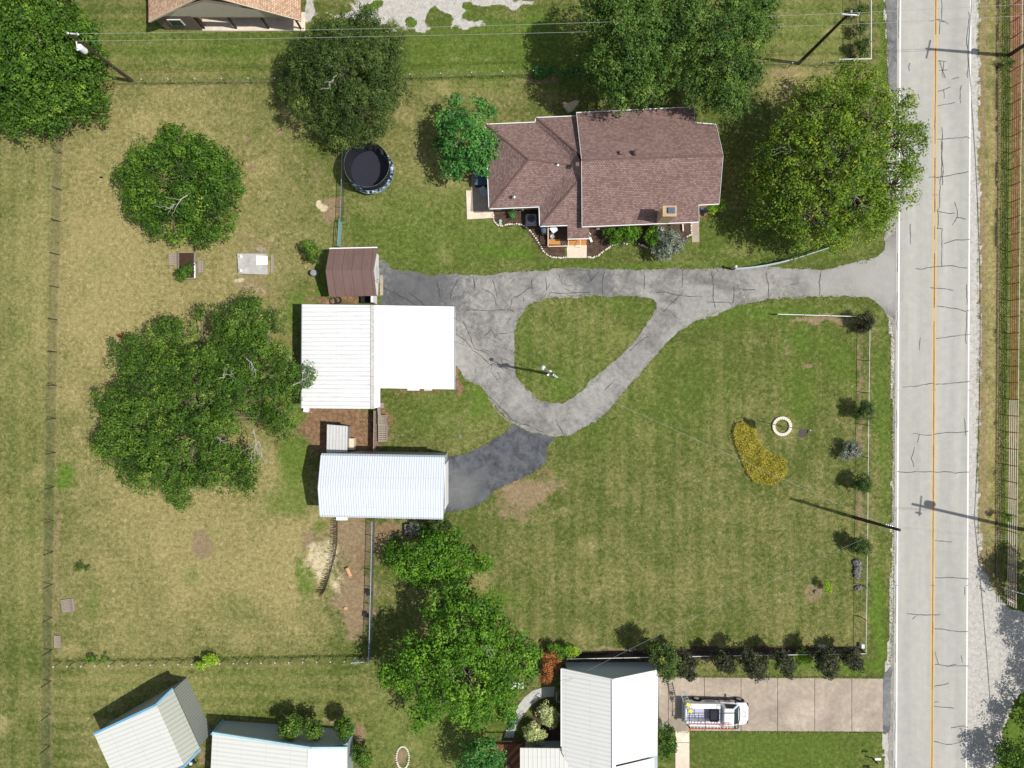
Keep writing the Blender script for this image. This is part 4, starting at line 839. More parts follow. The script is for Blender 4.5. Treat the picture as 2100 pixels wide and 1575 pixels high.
# ------------------------------------------------------------------ poles, wires
def pole(name, label, b, tp, h, r0=.17, r1=.11, mat='wood_dark'):
    base = W(*b); t = thing(name, label, 'pole', base); m = MB(base); top = W(tp[0], tp[1], h)
    m.tube([base-Vector((0, 0, .05)), base.lerp(top, .5), top], [r0, (r0+r1)/2, r1], 10); m.build('pole_shaft', MT[mat], t); return t, base, top
def insulator(t, b, p, s=1.0, mat='galv'):
    m = MB(b); m.lathe(p, [(.035*s, 0), (.075*s, .03), (.04*s, .07), (.07*s, .1), (.03*s, .16)], 8); m.build('insulator', MT[mat], t)
CABLE_ENDS = {}
def poles():
    t, b, top = pole('utility_pole', 'leaning looking utility pole with white transformer beside the big top left tree', (271, 166), (139, 68), 10.2)
    m = MB(b); c = b.lerp(top, .80); x = c+Vector((-.05, -.4, 0)); m.lathe(x-Vector((0, 0, .5)), [(.2, 0), (.27, .05), (.27, .85), (.2, .95), (.05, 1.0)], 14); m.build('transformer', MT['white'], t)
    m = MB(b); m.bar(top+Vector((-.1, .1, -.25)), top+Vector((.75, .02, -.25)), .1, .12); m.build('crossarm', MT['whitepipe'], t); m = MB(b); m.bar(top+Vector((-.1, .1, -1.3)), top+Vector((.1, -.9, -1.2)), .08, .08); m.build('crossarm', MT['whitepipe'], t)
    for p in (top+Vector((0, 0, 0)), top+Vector((.7, .02, -.2)), top+Vector((.1, -.85, -1.15))): insulator(t, b, p, 1.6)
    m = MB(b); q = b.lerp(top, .12); m.box((q.x-.16, q.y+.12, q.z), (.12, .12, 2.0)); m.build('riser_guard', MT['galv'], t)
    CABLE_ENDS['p1'] = (top+Vector((.35, -.0, -.1)), b.lerp(top, .9)+Vector((.2, -.2, 0)))
    t, b, top = pole('utility_pole', 'utility pole with pale crossarm in the grass left of the road, top right', (1638, 130), (1745, 24), 10.6)
    m = MB(b); m.bar(top+Vector((-.8, -.1, -.2)), top+Vector((.75, -.2, -.2)), .1, .1); m.build('crossarm', MT['whitepipe'], t)
    for k in (-.75, .7): insulator(t, b, top+Vector((k, -.12, -.15)), 1.4)
    insulator(t, b, top, 1.6)
    CABLE_ENDS['p2'] = (top+Vector((0, -.15, .1)), b.lerp(top, .78))
    t, b, top = pole('utility_pole', 'tall bare utility pole rising through the east fence beside the road', (1752, 1061), (1845, 1087), 9.4, .17, .12)
    for k in (.72, .76, .8, .84): insulator(t, b, b.lerp(top, k)+Vector((0, .16, 0)), 1.3)
    CABLE_ENDS['p3'] = (top, b.lerp(top, .8))
    t, b, top = pole('utility_pole', 'utility pole across the road at the right edge, beside the rusty pipe fence', (2068, 114), (2243, 0), 11.6, .19, .12)
    m = MB(b); q = b.lerp(top, .36); m.box((q.x-.3, q.y+.15, q.z), (.35, .5, .8), .6); m.build('shadow_caster', MT['darksteel'], t)  # unseen box added to the pole so its shadow falls on the verge
    m = MB(b); m.bar(top+Vector((-.2, -.9, -.3)), top+Vector((.2, .9, -.3)), .1, .12); m.build('crossarm', MT['wood_dark'], t)
    CABLE_ENDS['p5'] = (top, b.lerp(top, .8), b.lerp(top, .50))
    t, b, top = pole('utility_pole', 'utility pole just past the right edge, whose transformer shadow falls on the road', (2107, 1088), (2300, 1142), 14.2, .19, .12)
    m = MB(b); q = b.lerp(top, .84); m.lathe(q+Vector((-.1, .42, -.5)), [(.22, 0), (.33, .05), (.33, .95), (.22, 1.05)], 14); m.build('transformer', MT['galv'], t)
    m = MB(b); q = b.lerp(top, .93); m.bar(q+Vector((-.1, -1.0, 0)), q+Vector((.1, 1.0, 0)), .1, .12); m.bar(q+Vector((-.3, -.7, -.6)), q+Vector((-.1, -.7, .5)), .15, .15); m.build('crossarm', MT['wood_dark'], t)
    CABLE_ENDS['p4'] = (top, b.lerp(top, .8), b.lerp(top, .46))
    t, b, top = pole('light_pole', 'yard light pole with white fixtures standing on the grass island', (1124, 766.5), (1133, 766), 8.2, .14, .10)
    m = MB(b); a = top+Vector((-.1, .1, -.35)); e = W(1114, 754, 8.1); m.tube([a, a.lerp(e, .5)+Vector((0, 0, .25)), e], .03, 6); m.build('lamp_arm', MT['galv'], t)
    m = MB(b); m.lathe(e-Vector((0, 0, .22)), [(.2, 0), (.2, .06), (.1, .2), (.08, .35)], 12); m.build('lamp_head', MT['white'], t)
    m = MB(b); m.box((top.x-.15, top.y+.15, 6.6), (.3, .25, .5)); m.box((top.x-.2, top.y-.02, 7.2), (.5, .16, .2), .6); m.build('switch_box', MT['white'], t)
    for k in range(3): insulator(t, b, top+Vector((.1+.16*k, -.1-.1*k, -.5-.1*k)), 1.2, 'white')
    CABLE_ENDS['lp'] = (top+Vector((.1, -.1, -.4)),)
poles()
def cable(label, a, b, sag=.5, r=.013, n=24, mat='cable'):
    a = Vector(a); b = Vector(b); base = a.copy(); base.z = 0; m = MB(base)
    m.tube([a.lerp(b, i/n)-Vector((0, 0, sag*4*(i/n)*(1-i/n))) for i in range(n+1)], r, 4)
    o = m.build('overhead_cable', MT[mat], loc=base); tag(o, label, 'cable')
    return o
E = CABLE_ENDS
cable('upper pale cable spanning the top of the picture between the two left poles', E['p1'][0], E['p2'][0], .5, .014)
cable('lower pale cable running just beneath the upper one across the top', E['p1'][1], E['p2'][1], .35, .014)
cable('upper pale cable crossing the road at the top right', E['p2'][0], E['p5'][0], .1, .015)
cable('lower pale cable crossing the road at the top right', E['p2'][1], E['p5'][1], .1, .015)
cable('service cable from yard light pole to the bare pole by the road', E['lp'][0], E['p3'][1], .5, .011, mat='cable')
g0 = W(931, 652, 3.0); cable('thin dark cable from yard light pole to the white workshop', E['lp'][0], g0, .25, .010, mat='darksteel')
g0 = W(932, 700, 3.0); cable('second thin dark cable beside the one reaching the white workshop', E['lp'][0]-Vector((0, .2, .3)), g0, .3, .010, mat='darksteel')
g0 = W(1153, 1402, 3.3); cable('service cable from bare roadside pole to the south house with cream roof', E['p3'][1], g0, .6, .011, mat='cable')
cable('cable over the road from bare pole to the pole at the right edge', E['p3'][1], E['p4'][1], .25, .011, mat='cable')
cable('lower cable over the road between the bare pole and the right edge pole', E['p3'][1]-Vector((0, 0, .8)), E['p4'][1]-Vector((0, 0, 1.5)), .3, .011, mat='cable')
cable('roadside line cable beyond the right edge whose shadow runs along the gravel shoulder', E['p5'][2], E['p4'][2], 1.5, .045, 40, 'darksteel')
q = W(2330, 2300, 9); cable('roadside line cable continuing south beyond the right edge pole', E['p4'][2], q, 1.0, .045, 40, 'darksteel')
q = W(2190, -500, 7); cable('roadside line cable continuing north beyond the top right pole', E['p5'][2], q, .8, .045, 40, 'darksteel')

# ------------------------------------------------------------------ fences
def wire_mesh(m, a, b, h, dv=.14, dh=.14, r=.0045):
    a = Vector(a); b = Vector(b); L = (b-a).length; n = max(1, int(L/dv)); d = (b-a)
    for i in range(n+1):
        p = a+d*(i/n); m.tube([(p.x, p.y, 0.02), (p.x, p.y, h)], r, 3, False)
    k = int(h/dh)
    for j in range(k+1): z = .03+(h-.03)*j/k; m.tube([(a.x, a.y, z), (b.x, b.y, z)], r, 3, False)
def fence(name, label, pts, posts, h, rail=None, railm='galv', postm='galv', meshm='wire', r=.04, dens=.14, wires=None, wr=.0045, cat='fence', white_tip=False, group=None):
    P = [W(*p) for p in pts]; base = P[0]; t = thing(name, label, cat, base, group=group)
    m = MB(base)
    for a, b in zip(P, P[1:]):
        if wires: 
            for z in wires: m.tube([(a.x, a.y, z), (b.x, b.y, z)], wr, 4, False)
        else: wire_mesh(m, a, b, h, dens, dens, wr)
    m.build('wire_mesh' if not wires else 'rail' if wr > .02 else 'wire', MT[meshm], t)
    if rail:
        m = MB(base)
        for a, b in zip(P, P[1:]): m.tube([(a.x, a.y, h), (b.x, b.y, h)], rail, 6)
        m.build('top_rail', MT[railm], t)
    Q = [W(*p) for p in posts]; proto = None
    for i, p in enumerate(Q):
        if proto is None:
            m = MB(); m.tube([(0, 0, -.02), (0, 0, h+.05)], r, 6)
            proto = m.build('post', MT[postm], t); proto.location = p-base; first = proto
            if white_tip:
                m = MB(); m.tube([(0, 0, h-.05), (0, 0, h+.12)], r*1.35, 6); tp = m.build('post_tip', MT['white'], proto)
        else:
            c = proto.copy(); COL.objects.link(c); c.parent = t; c.location = p-base
            if white_tip: c2 = tp.copy(); COL.objects.link(c2); c2.parent = c
    return t
def along(a, b, n): return [(a[0]+(b[0]-a[0])*i/(n-1), a[1]+(b[1]-a[1])*i/(n-1)) for i in range(n)]
wp = [(128, 315), (126, 390), (124, 455), (123, 523), (121, 590), (118, 656), (117, 722), (116, 790), (115, 858), (114, 928), (112, 998), (110, 1067), (109, 1131), (108, 1198), (107, 1266), (106, 1333), (105, 1396), (104, 1463), (103, 1529), (102, 1595)]
fence('wire_fence', 'long grey wire mesh fence running down the left side past the big trees', [(136, 180), (128, 315), (118, 656), (110, 1067), (104, 1463), (101, 1650)], wp, 1.45, None, dens=.12, wr=.0048, postm='darksteel', r=.04)
fence('wire_fence', 'wire fence with white tipped posts along the north side between the top poles', [(240, 174), (303, 173), (575, 171), (840, 163), (1100, 156), (1150, 156), (1560, 134), (1750, 136)], along((303, 173), (572, 171), 6)+along((844, 163), (1093, 156), 5)+along((1180, 155), (1740, 136), 10), 1.15, None, dens=.2, wr=.004, postm='darksteel', r=.03, white_tip=True)
fence('wire_fence', 'low T post wire fence across the bottom left above the two angled metal buildings', [(105, 1357), (450, 1355), (760, 1345)], along((126, 1357), (740, 1346), 23), 1.2, None, dens=.2, wr=.004, postm='darksteel', r=.035, white_tip=True)
fence('chain_link_fence', 'short chain link fence between trampoline and the gate at the brown shed', [(709, 300), (704, 455)], [(707, 330), (706, 377), (704, 427), (703, 455)], 1.3, .03, dens=.11, wr=.006)
fence('chain_link_fence', 'chain link fence from metal garage south past the log to the lower left corner', [(769, 1063), (766, 1200), (762, 1346)], along((769, 1064), (762, 1344), 9), 1.5, .035, 'paleblue', dens=.1, wr=.007)
fence('corner_brace_fence', 'short pipe brace at the fence corner beside the bottom centre tree', [(727, 1348), (761, 1346)], [(727, 1348), (744, 1347), (761, 1346)], 1.4, .05, 'paleblue', dens=.3, wr=.01, r=.06, postm='paleblue')
fence('plank_fence', 'grey board fence between the white workshop and metal garage', [(772, 842), (771, 936)], along((772, 842), (771, 934), 6), 1.3, .04, 'wood_grey', 'wood_grey', 'wood_grey', r=.06, dens=.10, wr=.03)
fence('pipe_rail_fence', 'wire fence with pale top rail beside the road, along the row of dark shrubs', [(1772, 672), (1769, 900), (1767, 1120), (1764, 1332)], along((1772, 674), (1764, 1330), 11), 1.15, .028, 'whitepipe', 'darksteel', dens=.3, wr=.004, r=.035)
fence('pipe_rail_fence', 'single white pipe rail south of the driveway leading to the red tipped shrub', [(1587, 646), (1752, 651)], along((1587, 646), (1750, 651), 4), .95, .04, 'whitepipe', 'darksteel', dens=.5, wr=.003, r=.035)
fence('netted_rail_fence', 'rail fence behind the row of dark shrubs above the concrete driveway', [(1160, 1341), (1400, 1336), (1764, 1330)], along((1165, 1341), (1762, 1330), 12), 1.3, .035, 'whitepipe', 'darksteel', dens=.10, wr=.014, meshm='blackfab')
fence('pipe_rail_fence', 'white pipe corner rail near the top right pole', [(1776, -80), (1776, 130), (1712, 131)], [(1776, -40), (1776, 60), (1776, 130), (1744, 131), (1712, 131)], 1.0, .05, 'whitepipe', 'whitepipe', dens=.5, wr=.003, r=.05)
fence('wire_fence', 'dark wire fence with vines running north beside the top right pole', [(1744, -60), (1744, 122)], along((1744, -40), (1744, 122), 5), 1.3, .02, 'darksteel', 'darksteel', dens=.12, wr=.006, meshm='darksteel')
fence('tube_gate', 'teal tube gate against the north wall of the brown shed', [(702, 457), (699, 508)], [(702, 457), (699, 508)], 1.3, .05, 'teal', 'teal', 'teal', wires=(.25, .5, .75, 1.0, 1.28), wr=.028, cat='gate')
fence('curved_gate', 'curved pale blue tube gate along the driveway edge below the sparse roadside tree', [(1503, 554), (1530, 552), (1560, 548), (1590, 542), (1615, 536)], [(1503, 554), (1615, 536)], 1.2, .05, 'paleblue', 'paleblue', 'paleblue', wires=(.2, .4, .6, .8, 1.0, 1.15), wr=.035, cat='gate')
fence('pipe_fence', 'short pale pipe fence continuing from the curved gate toward the road', [(1617, 536), (1660, 522), (1738, 496)], along((1617, 536), (1738, 496), 4), 1.15, .04, 'paleblue', 'galv', dens=.16, wr=.006)
def lamp_pillar():
    b = W(1500, 551); t = thing('gate_post', 'short pale post with a cap at the end of the curved gate', 'post', b)
    m = MB(b); m.tube([b, b+Vector((0, 0, 1.3))], .09, 10); m.build('post_shaft', MT['galv'], t)
    m = MB(b); m.lathe(b+Vector((0, 0, 1.3)), [(.16, 0), (.17, .05), (.1, .2), (.02, .24)], 12); m.build('cap', simple('cream cap', srgb(226, 222, 190), .6), t)
lamp_pillar()
def red_fence():
    fx = lambda y: 2075-(13*y/1245.0)
    P = [W(fx(-60), -60), W(fx(400), 400), W(fx(820), 820), W(fx(1238), 1238)]; b = P[0]
    t = thing('rusty_pipe_fence', 'long five rail rusty pipe fence down the right edge of the picture', 'fence', b)
    for k, z in enumerate((.3, .58, .86, 1.14, 1.45)):
        m = MB(b)
        m.tube([(p.x, p.y, z) for p in P[:3]], .038, 6); r_ = m.build('rail', MT['pinkpipe'] if k == 4 else MT['rustpipe'], t)
        m = MB(b); m.tube([(p.x, p.y, z) for p in P[1:]][1:], .038, 6); m.build('rail', MT['pinkpipe'], t)
    proto = None
    for i in range(38):
        y = 12+i*33.6
        if y > 1238: break
        p = W(fx(y), y)
        if proto is None:
            m = MB(); m.tube([(0, 0, -.02), (0, 0, 1.5)], .045, 6); proto = m.build('post', MT['rustpipe'], t); proto.location = p-b
        else: c = proto.copy(); COL.objects.link(c); c.parent = t; c.location = p-b
red_fence()
for i, (a, b) in enumerate((((2060, 1206), (2100, 1219)), ((2065, 1229), (2086, 1240)))):
    p = W(*a, .5); q = W(*b, .5); m = MB(p); m.tube([p, q], .05, 8); m.tube([p, (p.x, p.y, 0)], .04, 6); m.tube([q, (q.x, q.y, 0)], .04, 6)
    tag(m.build('pipe_barrier', MT['whitepipe'], loc=p), ('longer' if i == 0 else 'shorter, lower')+' pale pipe bar at the south end of the rusty fence', 'pipe')
def picket():
    t0 = W(691, 1062); t = thing('picket_fence', 'leaning wavy picket fence snaking through the dry grass below the metal garage', 'fence', t0)
    pts = [(693, 1064), (693, 1090), (692, 1115), (689, 1135), (684, 1155), (678, 1175), (672, 1195), (667, 1210), (662, 1218)]
    P = [W(*p) for p in pts]; proto = None
    m = MB(t0)
    for z in (.25, .7): m.tube([(p.x, p.y, z) for p in P], .012, 4)
    m.build('wire', MT['darksteel'], t)
    m = MB(); m.box((0, 0, .45), (.03, .055, .9)); mesh = None
    n = 56
    for i in range(n):
        s = i/(n-1)*(len(P)-1); k = min(int(s), len(P)-2); p = P[k].lerp(P[k+1], s-k)
        if mesh is None: o = m.build('picket', MT['wood_dark'], t); mesh = o
        else: o = mesh.copy(); COL.objects.link(o); o.parent = t
        o.location = p-t0; o.rotation_euler = (random.uniform(-.08, .08), random.uniform(-.35, -.1), random.uniform(-.3, .3))
picket()
#PART3
# ------------------------------------------------------------------ trees and shrubs
C4 = lambda *a: srgb(*[min(255, v*k) for v, k in zip(a, (1.20, 1.14, 1.18))])
LM = {
 'green': leaf_material('mid green leaves', C4(26, 48, 14), C4(58, 92, 24), C4(92, 128, 38), C4(116, 148, 52)),
 'deep': leaf_material('deep green leaves', C4(26, 42, 18), C4(56, 80, 32), C4(90, 112, 50), C4(132, 144, 62)),
 'oak': leaf_material('olive green leaves', C4(24, 46, 12), C4(60, 94, 26), C4(96, 128, 44), C4(134, 152, 66)),
 'bright': leaf_material('bright green leaves', C4(30, 62, 12), C4(68, 112, 24), C4(104, 148, 40), C4(130, 166, 60)),
 'emerald': leaf_material('emerald leaves', C4(26, 66, 28), C4(56, 108, 46), C4(88, 142, 60), C4(126, 168, 84)),
 'willow': leaf_material('soft green leaves', C4(28, 50, 18), C4(62, 94, 34), C4(96, 128, 50), C4(128, 148, 66)),
 'spring': leaf_material('yellow green leaves', C4(44, 76, 20), C4(84, 118, 30), C4(124, 146, 42), C4(158, 160, 54)),
 'maroon': leaf_material('dark maroon green leaves', C4(26, 32, 20), C4(48, 56, 34), C4(74, 82, 52), C4(104, 94, 68)),
 'silver': leaf_material('silver blue leaves', C4(62, 74, 58), C4(104, 118, 98), C4(146, 156, 138), C4(172, 182, 162)),
 'gold': leaf_material('golden conifer leaves', C4(104, 108, 30), C4(146, 146, 50), C4(184, 178, 70), C4(198, 172, 76)),
 'lime': leaf_material('lime leaves', C4(80, 120, 24), C4(122, 162, 40), C4(158, 190, 60)),
 'rust': leaf_material('orange red leaves', C4(84, 66, 30), C4(136, 92, 50), C4(170, 116, 66)),
 'varieg': leaf_material('cream edged leaves', C4(104, 128, 66), C4(160, 178, 116), C4(204, 212, 158)),
 'red': leaf_material('dark red leaves', C4(54, 22, 22), C4(92, 34, 34), C4(120, 46, 44)),
 'grassy': leaf_material('tall weed leaves', C4(50, 72, 24), C4(92, 116, 46), C4(138, 150, 78)),
}
def leaf_mesh(cent, size, nrm, tint, aspect=.62, name='crown', mat=None, parent=None, off=None):
    n = len(cent); a = rng.normal(size=(n, 3)); a -= nrm*np.sum(a*nrm, 1, keepdims=True); a /= np.linalg.norm(a, axis=1, keepdims=True)+1e-9
    b = np.cross(nrm, a); s = size[:, None]
    droop = nrm*s*.18
    v = np.stack([cent-a*s*.5-droop, cent+b*s*aspect*.5, cent+a*s*.5-droop, cent-b*s*aspect*.5], 1).reshape(-1, 3)
    if off is not None: v = v-np.array(off)
    me = bpy.data.meshes.new(name); me.vertices.add(4*n); me.vertices.foreach_set('co', v.ravel().astype('f'))
    me.loops.add(4*n); me.loops.foreach_set('vertex_index', np.arange(4*n, dtype='i')); me.polygons.add(n)
    me.polygons.foreach_set('loop_start', np.arange(0, 4*n, 4, dtype='i')); me.polygons.foreach_set('loop_total', np.full(n, 4, 'i'))
    me.update()
    at = me.attributes.new('tint', 'FLOAT', 'POINT'); at.data.foreach_set('value', np.repeat(tint, 4).astype('f'))
    me.materials.append(mat); o = bpy.data.objects.new(name, me); COL.objects.link(o)
    if parent: o.parent = parent
    return o
def unit(n):
    a = rng.normal(size=(n, 3)); return a/np.linalg.norm(a, axis=1, keepdims=True)
def crown_points(lobes, boughr, leaf, dens, flat=.8, fill=.3, sparse=0.0):
    C = []; Nn = []; Tn = []; boughs = []
    for (px, py, rp, zc) in lobes:
        c = W(px, py, zc); k = (H-zc)/H; R = rp*M*k; rz = R*flat
        area = 4*math.pi*R*R*.7; nb = max(3, int(area/(boughr*boughr*2.5)))
        u = unit(nb*3); u = u[u[:, 2] > -.35][:nb]
        rad = rng.uniform(.55, 1.0, len(u))[:, None]**.5*(1+(rng.random(len(u))[:, None] < .22)*rng.uniform(.03, .22, (len(u), 1)))
        P = np.array(c)+u*np.array([R, R, rz])*np.maximum(.2, (1-boughr/max(R, .1)*.55))*rad
        P[:, 2] += rng.normal(0, .30*boughr, len(P)); P[:, 2] = np.maximum(P[:, 2], .5*leaf+.12)
        boughs.append((P, u))
        for p, uu in zip(P, u):
            if rng.random() < sparse+.10: continue
            br = boughr*rng.uniform(.5, 1.3); cr = max(leaf*1.7, boughr*.36)   # bough radius, spray radius
            k1 = max(3, int(2.6*(br/cr)**2)); cc = unit(k1); cc[:, 2] = np.abs(cc[:, 2])*1.0-.22; cc /= np.linalg.norm(cc, axis=1, keepdims=True)
            cp = p+cc*br*np.array([1, 1, .72])*(rng.uniform(.72, 1.12, k1)+(rng.random(k1) < .14)*rng.uniform(.1, .5, k1))[:, None]
            crs = cr*rng.uniform(.55, 1.35, k1); per = np.maximum(4, (dens*5.2*(crs/leaf)**2)).astype(int)
            idx = np.repeat(np.arange(k1), per); n = len(idx)
            w = unit(n); w[:, 2] = np.where(w[:, 2] < -.25, -w[:, 2]*.6, w[:, 2])
            q = cp[idx]+w*crs[idx][:, None]*np.array([1, 1, .62])*(rng.uniform(.45, 1.08, n)[:, None]**.5)
            nn = w*.75+cc[idx]*.25+np.array([0, 0, .35])+rng.normal(size=(n, 3))*.30; nn /= np.linalg.norm(nn, axis=1, keepdims=True)
            C.append(q); Nn.append(nn); Tn.append(np.clip(rng.normal(.48, .15)+rng.normal(0, .10, k1)[idx]+rng.normal(0, .10, n), 0, 1))
    return np.concatenate(C), np.concatenate(Nn), np.concatenate(Tn), boughs
def limb_path(a, b, wob):
    a = Vector(a); b = Vector(b); n = 5; out = []
    for i in range(n+1):
        t = i/n; p = a.lerp(b, t); p.z = a.z+(b.z-a.z)*(t**.8)
        if 0 < i < n: p += Vector((random.gauss(0, wob), random.gauss(0, wob), random.gauss(0, wob*.5)))
        out.append(p)
    return out
def tree(name, label, base, lobes, mat, leaf=.2, bough=.9, dens=1.0, flat=.75, tr=.3, zs=1.0, group=None, twigs=(), cat='tree', sparse=0.0, twigmesh=0, crown='crown', tips=None):
    b = W(*base); t = thing(name, label, cat, b, group=group); small = cat == 'shrub'
    lobes = [(x, y, r*(1.12 if small else 1.10), z*zs) for x, y, r, z in lobes]; dens = dens*(1.0 if small else .62)
    C, Nn, Tn, boughs = crown_points(lobes, bough, leaf, dens, flat, sparse=sparse)
    C[:, 2] = np.maximum(C[:, 2], .06)
    n = len(C); leaf_mesh(C, leaf*rng.uniform(.65, 1.35, n), Nn, Tn, name=crown, mat=LM[mat], parent=t, off=b)
    m = MB(b); top = max(l[3] for l in lobes); hub = Vector((b.x, b.y, top*.38)); 
    m.tube([b-Vector((0, 0, .1)), b+Vector((0, 0, .25)), hub], [tr*1.35, tr, tr*.8], 8)
    for (px, py, rp, zc), (P, u) in zip(lobes, boughs):
        c = W(px, py, zc*.9); m.tube(limb_path(hub, c, .12), [tr*.55, tr*.45, tr*.36, tr*.28, tr*.2, tr*.1], 5)
        for p in P[::max(1, len(P)//(10+twigmesh))]:
            m.tube(limb_path(c, p, .08), [tr*.16, tr*.13, tr*.1, tr*.08, tr*.06, .012], 4)
    m.build('trunk', MT['bark'], t)
    if twigs:
        for (pa, pb, z) in twigs:
            m = MB(b); a = W(pa[0], pa[1], z); e = W(pb[0], pb[1], z+.5); pth = limb_path(a, e, .12); m.tube(pth, [.045, .04, .034, .028, .02, .010], 5)
            for k in range(4):
                p = pth[1+k]; d = (e-a); s = Vector((-d.y, d.x, 0))*random.choice((-1, 1))*random.uniform(.2, .5)
                m.tube(limb_path(p, p+d*.4+s+Vector((0, 0, .25)), .06), [.024, .02, .017, .014, .011, .007], 4)
            m.build('bare_branch', MT['palebark'], t)
    return t
tree('broadleaf_tree', 'large dense green tree filling the top left corner', (100, 150), [(30, 40, 70, 5.5), (90, 40, 80, 6), (100, 110, 95, 6.3), (40, 150, 85, 5.8), (165, 150, 62, 5), (130, 200, 58, 4.4), (195, 195, 42, 3.6), (60, 225, 55, 4), (20, 215, 45, 3.6), (105, 245, 28, 3.2), (150, 75, 40, 5), (185, 120, 30, 4.2), (-20, 130, 80, 5)], 'green', .22, .8, 1.25, tr=.35, zs=0.72)
tree('broadleaf_tree', 'greyish dark green tree between the two upper fences, above the trampoline', (712, 205), [(705, 150, 80, 6), (640, 140, 55, 4.8), (770, 120, 52, 4.8), (690, 80, 45, 5), (750, 70, 40, 4.8), (655, 205, 58, 4.2), (740, 225, 62, 4.2), (700, 262, 38, 3.2), (790, 180, 40, 4), (620, 185, 40, 3.6), (800, 95, 28, 4), (610, 140, 30, 4)], 'deep', .15, .8, 1.25, tr=.32, zs=0.80, twigs=(((690, 155), (672, 182), 7.6),))
tree('broadleaf_tree', 'round green tree alone in the dry left yard, above the grey slab', (390, 400), [(375, 370, 78, 5.4), (320, 350, 52, 4), (430, 345, 50, 4.2), (370, 295, 34, 3.6), (300, 415, 40, 3.4), (355, 445, 48, 3.6), (425, 430, 55, 3.8), (462, 395, 36, 3), (410, 485, 22, 2.6), (275, 365, 34, 3.2), (340, 305, 28, 3.4), (470, 350, 22, 2.8), (350, 275, 12, 3), (410, 300, 26, 3.4)], 'green', .2, .68, 1.25, tr=.28, zs=0.68, twigs=(((385, 400), (338, 430), 6.6),))
tree('young_tree', 'small bright green tree overhanging the west corner of the brick house', (935, 330), [(950, 285, 42, 5), (920, 245, 24, 3.6), (985, 228, 22, 4), (935, 335, 30, 3.2), (990, 290, 24, 4.2), (975, 335, 22, 3.4), (935, 210, 12, 3.8), (1000, 320, 14, 3.8), (905, 300, 18, 3)], 'emerald', .25, .5, 1.2, tr=.14, zs=0.90)
tree('spreading_tree', 'huge spreading olive green tree with bare grey limbs, left of the white workshop', (430, 850), [(420, 800, 85, 7), (310, 790, 68, 6), (300, 880, 72, 5.6), (370, 925, 80, 6), (480, 740, 64, 6.4), (495, 655, 48, 5.4), (545, 690, 44, 5.2), (565, 770, 46, 5.4), (455, 665, 30, 5), (360, 705, 50, 5.2), (285, 735, 44, 4.8), (245, 820, 40, 4.4), (240, 905, 44, 4.2), (300, 960, 46, 4.4), (375, 990, 36, 3.8), (372, 1020, 18, 3.2), (450, 965, 48, 4.4), (515, 965, 34, 4.2), (578, 860, 30, 4.4), (588, 800, 25, 4.6), (540, 850, 24, 4.6), (505, 1000, 20, 3.6), (628, 772, 10, 5), (500, 800, 44, 6.2), (440, 870, 40, 6.2), (410, 640, 20, 4.2), (520, 625, 20, 5)], 'oak', .17, .85, 1.2, tr=.45, zs=0.72,
     twigs=(((520, 880), (528, 935), 5.6), ((530, 905), (510, 945), 5.6), ((530, 905), (545, 950), 5.4), ((450, 775), (478, 765), 7.8), ((505, 735), (530, 760), 7.2), ((445, 895), (465, 910), 7), ((600, 790), (635, 772), 5.6)), sparse=.05)
tree('willow_tree', 'tall soft green tree behind the brick house, left one of the close pair', (1290, 130), [(1255, 30, 52, 8), (1310, 60, 62, 9.5), (1265, 120, 50, 8.2), (1325, 140, 48, 7.6), (1290, 180, 42, 6.6), (1330, 205, 22, 5.4), (1225, 60, 28, 7), (1345, 90, 36, 8.4), (1250, 170, 26, 6), (1310, -10, 60, 9), (1215, 110, 26, 6), (1230, 150, 26, 5.4), (1225, 20, 36, 7), (1270, 205, 26, 5.2), (1350, 150, 28, 7.4)], 'willow', .19, .9, 1.15, tr=.3, twigmesh=4)
tree('willow_tree', 'tall soft green tree behind the brick house, right one of the close pair', (1460, 120), [(1430, 60, 62, 9.5), (1500, 50, 58, 9), (1490, 130, 52, 8.2), (1435, 130, 34, 7.6), (1535, 20, 44, 8.4), (1480, 185, 42, 6.6), (1505, 205, 30, 5.6), (1440, 190, 26, 6), (1545, 80, 24, 7.4), (1400, 20, 46, 9), (1530, 120, 26, 7), (1400, 90, 28, 8), (1560, 15, 32, 7.6), (1520, 160, 32, 6.4), (1470, 215, 26, 5), (1550, 60, 30, 7.4), (1415, 170, 24, 7)], 'willow', .19, .9, 1.15, tr=.3, twigmesh=4)
tree('roadside_tree', 'broad sparse yellow green tree hanging over the road, branches showing through', (1715, 330), [(1700, 330, 92, 8), (1625, 370, 62, 6.6), (1780, 250, 66, 7.6), (1840, 300, 50, 7), (1710, 225, 56, 7.2), (1630, 290, 50, 6.4), (1825, 385, 52, 6.8), (1760, 415, 60, 6.8), (1670, 440, 56, 6.2), (1610, 420, 36, 5.4), (1765, 170, 34, 6), (1690, 185, 38, 6), (1880, 260, 22, 6.6), (1850, 215, 26, 6.4), (1575, 390, 28, 5), (1870, 350, 22, 6.6), (1640, 235, 30, 6), (1740, 320, 60, 8.6), (1810, 440, 26, 6), (1620, 455, 30, 4.2), (1655, 475, 34, 4), (1705, 478, 38, 4.4), (1575, 430, 36, 4), (1560, 375, 34, 4.4), (1745, 455, 40, 5), (1600, 330, 46, 6), (1660, 200, 34, 5.4), (1780, 470, 24, 4.2), (1730, 150, 26, 5)], 'spring', .21, .62, .82, tr=.4, sparse=.16, twigmesh=26,
     twigs=(((1720, 355), (1690, 340), 9), ((1725, 350), (1700, 380), 9), ((1760, 290), (1790, 275), 9), ((1620, 270), (1605, 320), 7.4), ((1870, 300), (1895, 285), 7), ((1640, 340), (1620, 300), 7.6), ((1750, 400), (1780, 430), 7.8), ((1690, 250), (1665, 230), 8)))
